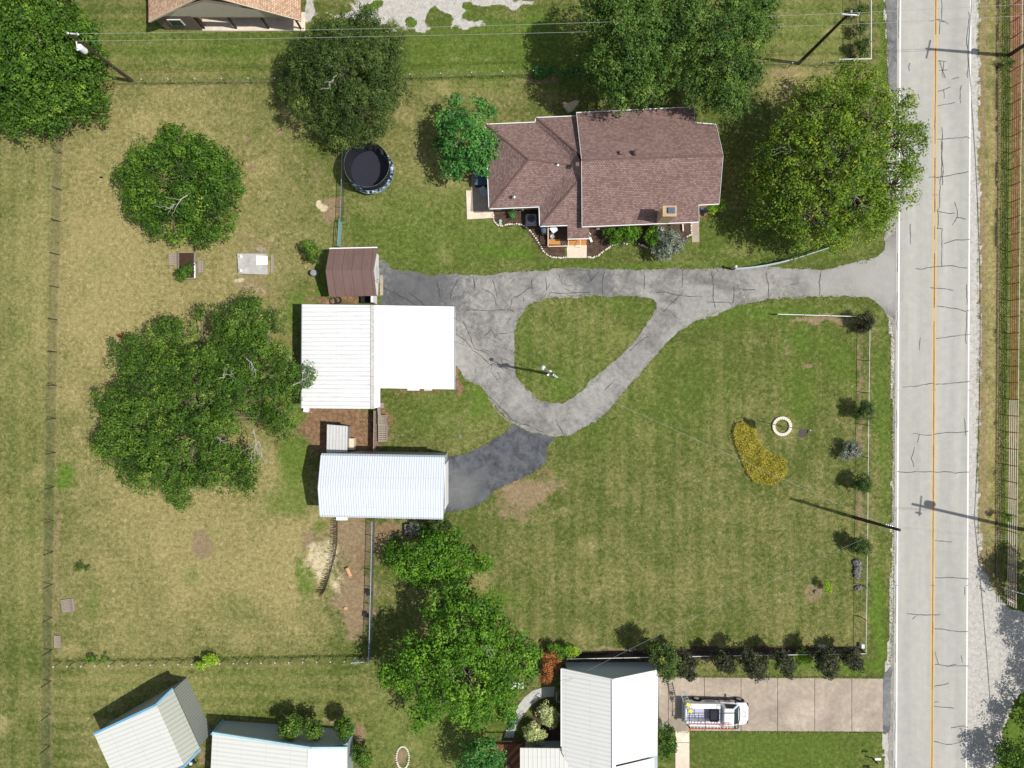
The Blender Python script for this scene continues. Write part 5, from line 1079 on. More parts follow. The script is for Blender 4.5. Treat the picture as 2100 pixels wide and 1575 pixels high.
tree('maple_tree', 'large bright green tree at the bottom centre left of the south house', (960, 1370), [(950, 1300, 66, 6.4), (880, 1375, 62, 6.2), (960, 1385, 76, 7), (1045, 1360, 54, 5.8), (905, 1235, 34, 5), (985, 1240, 36, 5.2), (820, 1385, 38, 5), (875, 1435, 36, 4.6), (1015, 1430, 46, 5), (858, 1475, 22, 4), (975, 1455, 34, 4.6), (1085, 1345, 26, 4.6), (1005, 1300, 40, 5.8), (800, 1375, 24, 4.6), (1040, 1400, 36, 5), (850, 1330, 26, 5), (940, 1220, 16, 4.8), (1050, 1320, 26, 5)], 'bright', .24, .75, 1.1, tr=.4, zs=0.95, twigs=(((985, 1325), (1012, 1338), 8),))
tree('small_tree', 'wide low bright green tree just south of the metal garage', (885, 1150), [(840, 1150, 32, 3.4), (885, 1150, 40, 4), (925, 1120, 32, 3.6), (935, 1155, 32, 3.4), (885, 1112, 24, 3.2), (810, 1140, 18, 2.8), (870, 1180, 22, 2.8), (965, 1140, 12, 2.6)], 'bright', .22, .5, 1.15, tr=.16, zs=0.80)
tree('small_tree', 'little upright green sapling right of the wide low tree', (988, 1150), [(992, 1150, 15, 2.6), (1000, 1160, 10, 2), (985, 1165, 8, 1.6)], 'bright', .2, .34, 1.1, tr=.06)
tree('shade_tree', 'dark emerald tree at the bottom edge beside the striped deck', (985, 1530), [(990, 1545, 34, 4), (1010, 1560, 22, 3.2), (970, 1575, 30, 3.6), (990, 1600, 30, 3.4)], 'emerald', .2, .5, 1.15, tr=.16)
tree('roadside_tree', 'green tree at the bottom right corner beside the gravel drive', (2075, 1570), [(2075, 1560, 28, 2.6), (2105, 1580, 38, 3), (2062, 1535, 15, 1.8), (2110, 1520, 22, 2.4)], 'green', .22, .6, 1.1, tr=.2)
tree('roadside_tree', 'green tree spilling in at the right edge above the bottom right corner', (2115, 1450), [(2122, 1440, 24, 2), (2290, 1430, 46, 6), (2115, 1485, 26, 2.2), (2092, 1475, 12, 1.5), (2290, 1490, 46, 5)], 'green', .22, .7, 1.1, tr=.25)
tree('roadside_tree', 'tree beyond the right edge shading the pale gravel drive', (2160, 1325), [(2300, 1345, 42, 7), (2285, 1380, 26, 6.4), (2310, 1300, 36, 7), (2258, 1290, 11, 6)], 'green', .22, .7, 1.0, tr=.25)
tree('roadside_tree', 'round tree beyond the right edge shading the end of the rusty fence', (2106, 1192), [(2150, 1205, 44, 3.2), (2160, 1180, 36, 3.6)], 'green', .2, .5, 1.2, tr=.15)
def shrub(label, base, lobes, mat, leaf=.12, bough=.28, dens=1.2, flat=.9, group=None, name='shrub', cat='shrub', tr=.05): return tree(name, label, base, lobes, mat, leaf, bough, dens, flat, tr, 1.0, group, cat=cat, crown='foliage')
G = 'dark shrubs along the east rail fence'
shrub('red tipped dark shrub at the north end of the east rail fence', (1766, 660), [(1774, 656, 15, 1.5), (1780, 664, 11, 1.2), (1768, 668, 10, 1)], 'maroon', group=G)
shrub('dark round shrub on the east fence, first south of the red tipped one', (1762, 842), [(1770, 838, 16, 1.5), (1764, 846, 12, 1.2), (1776, 848, 11, 1.2)], 'deep', group=G)
shrub('blue grey shrub on the east fence level with the flagpole ring', (1738, 924), [(1744, 918, 13, 1.0), (1755, 926, 11, .8), (1736, 930, 11, .8)], 'silver', .13, group=G)
shrub('dark round shrub just south of the blue grey shrub', (1757, 990), [(1768, 990, 16, 1.5), (1760, 996, 12, 1.2), (1776, 1000, 10, 1.2)], 'deep', group=G)
shrub('dark round shrub north of the grey boulders by the road', (1754, 1116), [(1764, 1117, 16, 1.5), (1772, 1124, 11, 1.2), (1756, 1122, 10, 1.1)], 'deep', group=G)
shrub('low dark red bush tucked under the red tipped fence shrub', (1772, 668), [(1774, 672, 7, .6), (1764, 672, 5, .5)], 'red')
G = 'dark crepe myrtle shrubs above the concrete driveway'
for lab, b, L, mt in (
 ('tall green shrub against the northeast corner of the south house', (1350, 1325), [(1360, 1345, 22, 3.6), (1345, 1330, 16, 3.2), (1368, 1375, 14, 3), (1380, 1355, 12, 3)], 'deep'),
 ('dark shrub touching the concrete edge beside the tall green corner shrub', (1392, 1335), [(1404, 1358, 15, 2.8), (1410, 1378, 11, 2.5), (1398, 1340, 9, 2.4)], 'maroon'),
 ('compact dark shrub, second from the house in the driveway row', (1468, 1332), [(1482, 1352, 14, 2.4), (1490, 1362, 9, 2.1), (1474, 1340, 9, 2)], 'maroon'),
 ('largest dark shrub of the driveway row, drooping onto the concrete', (1522, 1328), [(1540, 1356, 17, 3), (1552, 1376, 13, 2.8), (1528, 1340, 12, 2.6), (1562, 1360, 10, 2.6)], 'maroon'),
 ('dark shrub of the driveway row left of the lime green patch', (1588, 1330), [(1606, 1352, 15, 2.6), (1616, 1372, 10, 2.4), (1594, 1340, 11, 2.3)], 'maroon'),
 ('dark shrub right of the lime green patch in the driveway row', (1672, 1330), [(1692, 1350, 16, 2.8), (1698, 1372, 11, 2.5), (1680, 1338, 10, 2.4), (1710, 1360, 9, 2.4)], 'maroon'),
 ('easternmost dark shrub of the driveway row at the fence corner', (1728, 1330), [(1746, 1348, 15, 2.4), (1754, 1362, 9, 2.2), (1736, 1338, 9, 2.1)], 'maroon')):
    shrub(lab, b, [(x, y+2, r*1.22, z) for x, y, r, z in L]+[(L[0][0]+random.uniform(-6, 10), L[0][1]+18, 6, L[0][3]*.8)], mt, .17, .34, 1.1, group=G)
shrub('lime green bush in the middle of the dark driveway row', (1646, 1345), [(1640, 1342, 10, .8), (1652, 1350, 10, .7)], 'lime')
shrub('golden lime sprout by the south fence at the left of the house', (1176, 1336), [(1176, 1338, 9, 1)], 'lime', .1)
shrub('green shrub row piece between orange shrub and the south fence', (1140, 1340), [(1146, 1338, 12, 1.2), (1162, 1332, 9, 1), (1134, 1330, 8, 1.2)], 'bright')
shrub('orange leaved shrub at the northwest corner of the south house', (1130, 1370), [(1128, 1365, 15, 1.6), (1140, 1352, 10, 1.5), (1124, 1385, 13, 1.3), (1120, 1350, 8, 1.6)], 'rust', .13, .3)
shrub('upper cream edged rounded shrub west of the south house', (1124, 1464), [(1126, 1458, 13, 1.3), (1126, 1472, 14, 1.2), (1122, 1465, 14, 1.0), (1131, 1466, 13, 1.0)], 'varieg', .16, .4, 1.5)
shrub('lower cream edged rounded shrub near the striped deck', (1094, 1500), [(1091, 1503, 13, 1.1), (1101, 1503, 13, 1.1), (1096, 1498, 13, 1.2), (1096, 1508, 12, 1.0)], 'varieg', .16, .4, 1.5)
shrub('dark narrow shrub hugging the curved concrete path', (1042, 1472), [(1048, 1475, 11, 1.8), (1050, 1460, 9, 1.6), (1046, 1488, 8, 1.4)], 'emerald')
shrub('oval green shrub on the east wall of the south house beside the pickup', (1362, 1515), [(1366, 1500, 13, 1.5), (1370, 1520, 15, 1.6), (1364, 1540, 12, 1.3)], 'green', .17, .34)
G = 'tall shrubs along the grey steel wall'
shrub('left tall shrub against the grey steel wall of the long building', (583, 1468), [(596, 1494, 17, 2.8), (582, 1490, 10, 2.6), (606, 1484, 9, 2.5)], 'oak', .18, .34, group=G)
shrub('middle tall shrub against the grey steel wall of the long building', (628, 1470), [(642, 1493, 15, 2.6), (650, 1500, 9, 2.3), (634, 1484, 8, 2.4)], 'oak', .18, .34, group=G)
shrub('right tall shrub at the northeast corner of the long building', (698, 1466), [(709, 1492, 17, 2.6), (700, 1482, 10, 2.3), (718, 1500, 9, 2.3)], 'green', .18, .34, group=G)
shrub('bush off the east corner of the long metal building', (742, 1548), [(740, 1545, 16, 1.6), (748, 1560, 12, 1.2), (732, 1535, 8, 1.2)], 'oak', .16)
shrub('small round garden plant in the mulch west of the air conditioner', (1050, 439), [(1050, 438, 6, .5)], 'emerald', .1, .2)
shrub('green front shrub under the south eave of the brick house', (1275, 488), [(1285, 482, 18, 1.5), (1262, 484, 15, 1.3), (1302, 478, 12, 1.4), (1245, 480, 8, 1.1)], 'bright', .14, .34)
shrub('big silver blue shrub in front of the chimney', (1362, 505), [(1372, 492, 20, 2), (1358, 512, 18, 1.6), (1388, 500, 15, 1.7), (1364, 476, 14, 2)], 'silver', .17, .36)
shrub('green shrub behind the left flank of the silver blue shrub', (1334, 492), [(1338, 488, 14, 1.8), (1342, 474, 10, 1.8)], 'bright', .14)
shrub('bright small bush at the east corner of the brick house', (1462, 432), [(1462, 428, 11, 1), (1476, 420, 8, 1.2)], 'lime', .13)
shrub('leafy weed bush west of the brown shed', (640, 520), [(634, 508, 11, 1.4), (646, 518, 12, 1.5), (640, 530, 9, 1.1)], 'oak', .16)
shrub('silvery green shrub in the black planter south of the metal garage', (848, 1088), [(850, 1085, 13, .9)], 'silver', .12)
shrub('dark shrub at the southeast corner of the metal garage', (888, 1070), [(900, 1076, 20, 1.8), (915, 1078, 11, 1.4), (880, 1082, 12, 1.4)], 'deep', .13)
shrub('plant spilling out of the raised wooden bed', (378, 562), [(380, 556, 11, .8), (372, 566, 9, .6), (388, 545, 8, .7)], 'green', .13)
shrub('lime sapling beside the old stump ring', (1694, 1203), [(1694, 1202, 7, 1.0), (1700, 1206, 5, .8)], 'lime', .12)
shrub('weed tuft between the dirt and the long west fence', (168, 1165), [(162, 1164, 6, .8), (182, 1166, 6, .6)], 'oak', .12)
shrub('first green weed clump on the bottom left fence line', (186, 1354), [(187, 1353, 8, .7)], 'bright', .12)
shrub('thin weed clump right beside the first on the fence line', (219, 1352), [(220, 1352, 6, .6)], 'bright', .12)
shrub('bright weed sprawling over the bottom left fence', (420, 1356), [(412, 1362, 9, .8), (428, 1352, 9, .9), (436, 1350, 6, .7)], 'lime', .13)
shrub('dense dark vine shrub on the fence by the top right pole', (1766, 85), [(1768, 90, 11, 1.3), (1768, 60, 8, 1.1), (1766, 20, 8, 1.1), (1770, 115, 8, .9)], 'deep', .15)
shrub('small green bush at the foot of the right edge pole', (2072, 128), [(2072, 130, 7, .8)], 'green', .12)
shrub('low bush on the rusty fence where the pole shadow crosses', (2065, 1056), [(2066, 1058, 7, 1.2)], 'green', .12)
shrub('bright green ivy on the north fence left of the willow pair', (1120, 152), [(1108, 152, 11, .7), (1130, 148, 9, .7), (1160, 150, 8, .8), (1180, 148, 8, .8)], 'emerald', .14)
def ground_stuff(name, label, cat, poly, mat, leaf, n, h, kind='stuff'):
    X = [p[0] for p in poly]; Y = [p[1] for p in poly]; px = rng.uniform(min(X), max(X), n*3); py = rng.uniform(min(Y), max(Y), n*3)
    k = inpoly(px, py, poly); px, py = px[k][:n], py[k][:n]
    P = np.array([W(a, b) for a, b in zip(px, py)]); q = vnoise(P[:, 0], P[:, 1], .6, 5)
    P[:, 2] = h*(.45+.8*q)*rng.uniform(.3, 1, len(P))
    nn = unit(len(P)); nn[:, 2] = np.abs(nn[:, 2])+.5; nn /= np.linalg.norm(nn, axis=1, keepdims=True)
    o = leaf_mesh(P, leaf*rng.uniform(.6, 1.4, len(P)), nn, np.clip(rng.normal(.45, .25, len(P))+(q-.5)*.3, 0, 1), .35, name, LM[mat]); tag(o, label, cat, kind=kind); return o
KID = [(1508, 868), (1522, 864), (1540, 872), (1550, 885), (1553, 900), (1565, 918), (1585, 930), (1600, 934), (1612, 945), (1613, 965), (1605, 982), (1590, 992), (1570, 994), (1545, 988), (1530, 970), (1518, 940), (1506, 910), (1502, 885)]
ground_stuff('juniper_bed', 'kidney shaped bed of golden ground cover near the flagpole', 'ground cover', KID, 'gold', .14, 9000, .55)
wl = [(2044, 0), (2068, 0), (2064, 800), (2060, 1190), (2040, 1190), (2044, 800)]
ground_stuff('roadside_weeds', 'green weeds along the foot of the rusty pipe fence', 'weeds', wl, 'grassy', .13, 9000, .3)
ground_stuff('fence_weeds', 'tall dark grass under the north fence line', 'weeds', [(290, 169), (560, 167), (840, 160), (1100, 152), (1150, 152), (1150, 158), (1100, 159), (840, 166), (560, 173), (290, 176)], 'grassy', .13, 2600, .25)
ground_stuff('fence_weeds', 'tall grass under the bottom left fence line', 'weeds', [(110, 1352), (740, 1342), (740, 1347), (110, 1358)], 'grassy', .12, 2600, .22)
ground_stuff('fence_weeds', 'weeds below the curved gate at the foot of the sparse roadside tree', 'weeds', [(1560, 535), (1620, 522), (1740, 488), (1744, 494), (1625, 532), (1565, 543)], 'oak', .14, 1500, .3)
def fringe():
    L = []
    for loop, cut in ((DRIVE, ((785, 1050, 885, 925), (760, 950, 590, 780), (1812, 1850, 470, 650))), (ISLAND, ()), (APRON, ((840, 915, 900, 1100), (1050, 1140, 860, 912)))):
        P = [W(*p) for p in loop]; q = rough_edge([(p.x, p.y) for p in P], .12, .10, 4)
        L += [p for p in q if not any(W(c[0], 0).x < p[0] < W(c[1], 0).x and W(0, c[3]).y < p[1] < W(0, c[2]).y for c in cut)]
    for y in np.arange(655, 1365, 1.6): p = W(float(np.interp(y, [655, 700, 1000, 1300, 1365], [1824, 1829, 1831, 1829, 1822])), y); L.append((p.x+rng.normal()*.12, p.y))
    for y in np.arange(-20, 480, 1.6): p = W(float(np.interp(y, [0, 180, 470], [1812, 1820, 1813])), y); L.append((p.x+rng.normal()*.15, p.y))
    for x in np.arange(1350, 1815, 1.2): L.append((W(x, 1387.5+(x-1350)*.006).x, W(x, 1386.5+(x-1350)*.006).y)); L.append((W(x, 1500).x, W(x, 1500+(x-1350)*.004).y))
    A = np.array(L); A = np.repeat(A, 3, 0); A = A+rng.normal(size=A.shape)*.07
    P = np.concatenate([A, rng.uniform(.03, .09, (len(A), 1))], 1)
    nn = unit(len(P)); nn[:, 2] = np.abs(nn[:, 2])+.3; nn /= np.linalg.norm(nn, axis=1, keepdims=True)
    o = leaf_mesh(P, rng.uniform(.08, .2, len(P)), nn, np.clip(rng.normal(.5, .3, len(P)), 0, 1), .3, 'edge_grass', LM['grassy']); tag(o, 'uneven grass growing over the driveway and road edges', 'grass', kind='stuff')
fringe()

# ------------------------------------------------------------------ pickup with service body
def pickup():
    b = W(1463, 1453); t = thing('service_pickup', 'white service pickup with black ladder rack parked on the concrete driveway', 'pickup truck', b, math.radians(-1.0))
    P = MT['carpaint']; hw = .98
    # local frame: x forward (east), y left (north); length about 6.0 m
    def loft(sections, name, mat, parent, label=None, bevel=0):
        m = MB(); n = len(sections[0]); vs = [p for s in sections for p in s]; k = len(sections)
        fs = [(i*n+j, (i+1)*n+j, (i+1)*n+(j+1) % n, i*n+(j+1) % n) for i in range(k-1) for j in range(n)]
        fs += [tuple(range(n)), tuple(range(k*n-1, (k-1)*n-1, -1))]; m.add(vs, fs); return m.build(name, mat, parent, label, smooth=False, bevel=bevel)
    def sec(x, w, z0, z1, sh=.12): return [(x, -w, z0), (x, -w, z1-sh), (x, -w+sh*1.1, z1), (x, w-sh*1.1, z1), (x, w, z1-sh), (x, w, z0)]
    body = loft([sec(.35, hw, .45, 1.12), sec(1.75, hw, .45, 1.14), sec(1.95, hw, .45, 1.16), sec(2.6, hw-.02, .42, 1.10), sec(2.85, hw-.10, .42, 1.02, .16), sec(3.02, hw-.26, .45, .86, .18)], 'body', P, t, bevel=.03)
    cab = MB(); z = 1.86
    lo = [(.35, .93), (2.0, .88)]; up = [(.55, .74), (1.38, .72)]
    v = [(.35, -.93, 1.1), (2.08, -.86, 1.12), (2.08, .86, 1.12), (.35, .93, 1.1), (.50, -.74, z), (1.35, -.72, z), (1.35, .72, z), (.50, .74, z)]
    cab.add(v, [(3, 2, 1, 0), (4, 5, 6, 7), (0, 1, 5, 4), (1, 2, 6, 5), (2, 3, 7, 6), (3, 0, 4, 7)]); c = cab.build('cab', P, t, bevel=.05)
    def pane(q, off, name='window', mat='glass'):
        q = [Vector(p) for p in q]; n = (q[1]-q[0]).cross(q[2]-q[0]).normalized(); m = MB(); a = [p+n*off for p in q]; bb = [p-n*.01 for p in q]
        m.add(a+bb, [(0, 1, 2, 3), (7, 6, 5, 4), (0, 4, 5, 1), (1, 5, 6, 2), (2, 6, 7, 3), (3, 7, 4, 0)]); return m.build(name, MT[mat], t)
    pane([(2.0, -.78, 1.19), (2.0, .78, 1.19), (1.42, .66, 1.78), (1.42, -.66, 1.78)], .012, 'windshield')
    ws = MB(); ws.tube([(2.03, -.8, 1.16), (2.12, -.4, 1.15), (2.14, 0, 1.15), (2.12, .4, 1.15), (2.03, .8, 1.16)], .05, 6); ws.build('cowl', MT['black'], t)
    pane([(.7, .90, 1.22), (1.8, .862, 1.22), (1.32, .755, 1.74), (.72, .785, 1.74)][::-1], .012); pane([(.7, -.90, 1.22), (1.8, -.862, 1.22), (1.32, -.755, 1.74), (.72, -.785, 1.74)], .012)
    pane([(.44, .7, 1.3), (.44, -.7, 1.3), (.51, -.6, 1.76), (.51, .6, 1.76)], .012)
    # service body: side boxes, open bed, tailgate
    for s in (-1, 1):
        m = MB(); m.box((-1.3, s*.76, .98), (3.1, .44, .86)); o = m.build('side_box', P, t, bevel=.02)
        m = MB()
        for k in range(3): m.box((-2.35+k*1.05, s*.76, 1.425), (1.0, .40, .03))
        m.build('box_lid', P, o, bevel=.008)
        m = MB()
        for k in range(2): m.box((-.55-k*.05, s*.985, .75), (.9, .02, .5))
        m.build('box_door', MT['bedgrey'], o) if s > 0 else None
    m = MB(); m.box((-1.3, 0, .72), (3.1, 1.1, .1)); m.box((.20, 0, 1.05), (.08, 1.1, .75)); m.build('bed', MT['bedgrey'], t)
    m = MB(); m.box((-2.88, 0, .98), (.08, 1.1, .6)); m.build('tailgate', P, t)
    m = MB(); m.box((-3.0, 0, .55), (.22, 1.9, .2)); m.box((-3.08, 0, .58), (.1, .5, .12)); m.build('rear_bumper', MT['galv'], t, bevel=.02)
    m = MB(); m.box((3.02, 0, .52), (.14, 1.5, .22)); m.build('front_bumper', MT['black'], t, bevel=.03)
    for s in (-1, 1):
        m = MB(); m.box((2.90, s*.72, .84), (.2, .3, .16)); m.build('headlight', MT['glass'], t, bevel=.02)
        m = MB(); m.box((1.72, s*1.12, 1.18), (.12, .26, .2)); m.build('mirror', MT['black'], t, bevel=.03)
        m = MB(); m.box((-.05, s*1.0, .42), (2.9, .1, .1)); m.build('side_step', MT['black'], t) 
        for x in (2.25, -1.72):
            m = MB(); xf = Matrix.Translation((x, s*.93, .40)) @ Matrix.Rotation(math.pi/2, 4, 'X'); m.xf = xf
            m.lathe((0, 0, 0), [(.28, -.13), (.40, -.12), (.42, -.05), (.42, .05), (.40, .12), (.28, .13)], 20); m.xf = None
            w = m.build('wheel', MT['rubber'], t); m = MB(); m.xf = Matrix.Translation((x, s*1.065, .40)) @ Matrix.Rotation(math.pi/2, 4, 'X')
            m.lathe((0, 0, 0), [(.24, -.02), (.25, .0), (.12, .02), (.05, .03)], 14); m.xf = None; m.build('rim', MT['galv'], w)
            m = MB(); m.xf = Matrix.Translation((x, s*.99, .45)) @ Matrix.Rotation(math.pi/2, 4, 'X'); m.lathe((0, 0, 0), [(.50, -.006), (.50, .006)], 20); m.xf = None; m.build('wheel_arch', MT['black'], t)
    m = MB(); m.box((-.32, 0, 1.30), (.72, 1.14, .42)); o = m.build('tool_chest', MT['navy'], t, bevel=.04)
    m = MB()
    for k in range(3): m.box((-.52+k*.2, .0, 1.52), (.012, 1.1, .02))
    m.build('chest_lid_seam', MT['black'], o)
    # rack
    m = MB(); z = 2.02
    for y in (-.86, .42):
        m.tube([(-2.75, y, z), (1.7, y, z)], .028, 6)
    for x in (-2.75, -1.25, .25): m.tube([(x, -.86, z), (x, .42 if x > -2 else .86, z)], .028, 6)
    for x in (-2.75, .25):
        for y in (-.86, .86): m.tube([(x, y, 1.4), (x, y, z)], .028, 6); 
    m.tube([(.25, .42, z), (.25, .86, z)], .028, 6); m.tube([(1.7, -.86, z), (1.7, .42, z)], .028, 6); m.tube([(1.7, -.86, z), (1.95, -.86, 1.6), (2.0, -.86, 1.15)], .028, 6); m.tube([(-1.9, -.3, z), (-1.9, .42, z)], .02, 6); m.tube([(-2.75, -.3, z), (-1.25, -.3, z)], .02, 6)
    m.build('ladder_rack', MT['black'], t)
    # round emblems: rings of small blocks
    def emblem(c, nrm, r, mat, name):
        m = MB(); c = Vector(c); n = Vector(nrm).normalized(); a = n.orthogonal().normalized(); bq = n.cross(a)
        for (rr, k, ln) in ((r, 14, .8), (r*.68, 9, .6), (r*.36, 5, .5)):
            for i in range(k):
                t0 = 2*math.pi*(i)/k; t1 = t0+2*math.pi*ln/k; q = [c+a*math.cos(u)*v_+bq*math.sin(u)*v_ for u, v_ in ((t0, rr), (t1, rr), (t1, rr*.84), (t0, rr*.84))]
                m.add([p+n*.008 for p in q]+[p for p in q], [(0, 1, 2, 3), (7, 6, 5, 4), (0, 4, 5, 1), (1, 5, 6, 2), (2, 6, 7, 3), (3, 7, 4, 0)])
        m.build(name, mat, t)
    emblem((2.52, 0, 1.125), (0, 0, 1), .27, simple('grey emblem', srgb(150, 150, 152), .5), 'hood_emblem')
    emblem((1.05, .99, .82), (0, 1, 0), .30, simple('maroon emblem', srgb(150, 60, 56), .5), 'door_emblem')
    emblem((1.05, -.99, .82), (0, -1, 0), .30, simple('maroon emblem', srgb(150, 60, 56), .5), 'door_emblem')
    t.scale = (1.05, 1.12, 1.0); return t
pk = pickup()
def ladder(name, label, a, b, w, rails, rungs, n, up=Vector((0, 0, 1))):
    a = Vector(a); b = Vector(b); base = a.copy(); t = thing(name, label, 'ladder', base); d = (b-a).normalized(); s = d.cross(up).normalized()*w/2
    m = MB(base); m.bar(a-s, b-s, .05, .09); m.build('side_rail', MT[rails], t); m = MB(base); m.bar(a+s, b+s, .05, .09); m.build('side_rail', MT[rails], t)
    m = MB(base)
    for i in range(n): p = a.lerp(b, (i+.5)/n); m.tube([p-s, p+s], .03, 5)
    m.build('rungs', MT[rungs], t); return t
p = W(1413, 1489, 2.12); q = W(1502, 1490, 2.12); ladder('extension_ladder', 'red fibreglass extension ladder lying on the south side of the pickup rack', (p.x, p.y, 2.12), (q.x, q.y, 2.12), .46, 'red', 'whitepipe', 13)
p = W(1418, 1462, 2.1); q = W(1399, 1418, 1.5); lt = ladder('step_ladder', 'grey step ladder with yellow tops hanging off the back of the pickup', p, q, .5, 'acblue', 'galv', 8)
m = MB(Vector(p))
for pp in ((1411, 1444, 1.95), (1415, 1457, 2.12)): c = W(*pp); m.box((c.x, c.y, c.z+.08), (.36, .3, .12), math.radians(-20))
m.build('ladder_cap', MT['yellowp'], lt)
c = W(1417, 1495, 1.9); m = MB(c); m.lathe((c.x, c.y, 1.75), [(.18, 0), (.16, .05), (.06, .3)], 10); tag(m.build('traffic_cone', MT['orange'], loc=c), 'orange cone hung at the back corner of the pickup', 'cone')

# ------------------------------------------------------------------ trampoline
def trampoline():
    b = W(764, 355); t = thing('trampoline', 'round black netted trampoline with blue and white pad in the upper yard', 'trampoline', b); R = 2.25; m = MB(b)
    def ring(mm, R0, z, r, n=28): mm.tube([(b.x+R0*math.cos(2*math.pi*i/n), b.y+R0*math.sin(2*math.pi*i/n), z) for i in range(n+1)], r, 6, False)
    ring(m, R, .85, .035); 
    for i in range(6):
        a = i*math.pi/3+.3; x, y = b.x+R*math.cos(a), b.y+R*math.sin(a); m.tube([(x, y, .85), (x, y, .03)], .03, 6)
    m.build('frame', MT['galv'], t)
    m = MB(b); m.lathe((b.x, b.y, .86), [(R-.35, 0), (R-.35, .015)], 36); m.build('mat', MT['navy'], t)
    m = MB(b); n = 40
    vs = []; 
    for i in range(n): a = 2*math.pi*i/n; vs += [(b.x+(R-.32)*math.cos(a), b.y+(R-.32)*math.sin(a), .895), (b.x+(R+.0)*math.cos(a), b.y+(R+.0)*math.sin(a), .895)]
    nm = N('blue white camouflage pad'); f = nm.noise(3.2, 2, .5); nm.col(nm.ramp(f, [(.42, srgb(24, 26, 34)), (.45, srgb(90, 110, 124)), (.56, srgb(120, 140, 150)), (.60, srgb(200, 206, 212))])).rough(.5)
    for e in nm.t.nodes:
        if e.type == 'VALTORGB': e.color_ramp.interpolation = 'CONSTANT'
    m.add(vs, [(2*i, 2*i+1, (2*i+3) % (2*n), (2*i+2) % (2*n)) for i in range(n)]); m.build('safety_pad', nm.m, t)
    m = MB(b); n = 36; vs = []
    for k, (r, z) in enumerate(((R-.36, .9), (R-.22, 1.8), (R-.10, 2.95))):
        for i in range(n): a = 2*math.pi*i/n; sag = .0 if k < 2 else -.12*abs(math.sin(a*3)); vs.append((b.x+r*math.cos(a), b.y+r*math.sin(a), z+sag))
    m.add(vs, [(k*n+i, k*n+(i+1) % n, (k+1)*n+(i+1) % n, (k+1)*n+i) for k in range(2) for i in range(n)]); m.build('net', MT['net'], t)
    m = MB(b)
    for i in range(6):
        a = i*math.pi/3+.3; x, y = b.x+(R-.12)*math.cos(a), b.y+(R-.12)*math.sin(a); m.tube([(x, y, .3), (x, y, 3.05)], .03, 6)
    m.build('net_pole', MT['darksteel'], t)
    m = MB(b); ring(m, R-.10, 2.86, .012); m.build('net_cord', MT['galv'], t)
trampoline()

# ------------------------------------------------------------------ flag pole and ring
def flag():
    b = W(1603, 874); t = thing('flagpole', 'slim flagpole with a limp striped flag standing inside the stone ring', 'flagpole', b)
    top = W(1661, 882, 6.6); m = MB(b); m.tube([b, top], [.045, .025], 8); m.lathe(top, [(.02, 0), (.07, .04), (.07, .1), (.02, .14)], 10); m.build('flagpole_shaft', MT['galv'], t)
    m = MB(b); 
    A = b.lerp(top, .96); B = b.lerp(top, .66); rows = 10; st = []
    for i in range(rows+1):
        p = A.lerp(B, i/rows)
        for j in range(6):
            st.append(p+Vector((-.03*j, -.05-.14*j+.03*math.sin(i*1.1), -.08*j+.07*math.sin(j*2.2+i*.8))))
    fs = [(i*6+j, i*6+j+1, (i+1)*6+j+1, (i+1)*6+j) for i in range(rows) for j in range(5)]
    nm = N('striped flag cloth'); s = nm.sep(nm.tc.outputs['Object']); q = nm.math('FRACT', nm.math('MULTIPLY', nm.math('ADD', s[2], nm.math('MULTIPLY', s[1], .8)), 4.5))
    c = nm.mix(nm.math('GREATER_THAN', q, .5), srgb(170, 44, 60), srgb(226, 224, 228)); c = nm.mix(nm.math('GREATER_THAN', s[2], 6.05), c, srgb(44, 44, 104)); nm.col(c).rough(.8)
    m.add(st, fs); m.build('flag', nm.m, t)
    c = b; t = thing('planter_ring', 'round cream stone ring around the flagpole foot', 'stone ring', c); n = 22; proto = None
    for i in range(n):
        a = 2*math.pi*i/n
        if proto is None:
            m = MB(); m.add([(.68*math.cos(-.135), .68*math.sin(-.135), 0), (.96*math.cos(-.135), .96*math.sin(-.135), 0), (.96*math.cos(.135), .96*math.sin(.135), 0), (.68*math.cos(.135), .68*math.sin(.135), 0)]+[(r*math.cos(u), r*math.sin(u), .2) for r, u in ((.68, -.135), (.97, -.135), (.97, .135), (.68, .135))], [(3, 2, 1, 0), (4, 5, 6, 7), (0, 1, 5, 4), (1, 2, 6, 5), (2, 3, 7, 6), (3, 0, 4, 7)])
            proto = m.build('stone_block', MT['stone'], t, bevel=.02)
        else: o = proto.copy(); COL.objects.link(o); o.parent = t; o.rotation_euler = (0, 0, a)
flag()

# ------------------------------------------------------------------ garden and yard objects
def stones_line(pts, label, size=.11, gap=.2, name='stone_edging'):
    P = [W(*p) for p in pts]; P = [Vector(q+(0,)) for q in rough_edge([(p.x, p.y) for p in P], gap, .01, 2)] if False else P
    b = P[0]; m = MB(b); 
    for a, c in zip(P, P[1:]):
        L = (c-a).length; n = max(1, int(L/gap))
        for i in range(n):
            p = a.lerp(c, i/n); s = size*random.uniform(.75, 1.25); m.blob((p.x+random.gauss(0, .02), p.y+random.gauss(0, .02), s*.55), (s, s*.85, s*.75), .2, 6, 4)
    o = m.build(name, MT['stone']); o.location = b; tag(o, label, 'edging', kind='stuff'); return o
def smooth(pts, k=4):
    out = []; n = len(pts)
    for i in range(n-1):
        a, b, c, d = [Vector(pts[j]) for j in (max(i-1, 0), i, i+1, min(i+2, n-1))]
        for q in range(k): t = q/k; p = .5*((2*b)+(c-a)*t+(2*a-5*b+4*c-d)*t*t+(3*b-a-3*c+d)*t**3); out.append((p.x, p.y))
    return out+[pts[-1]]
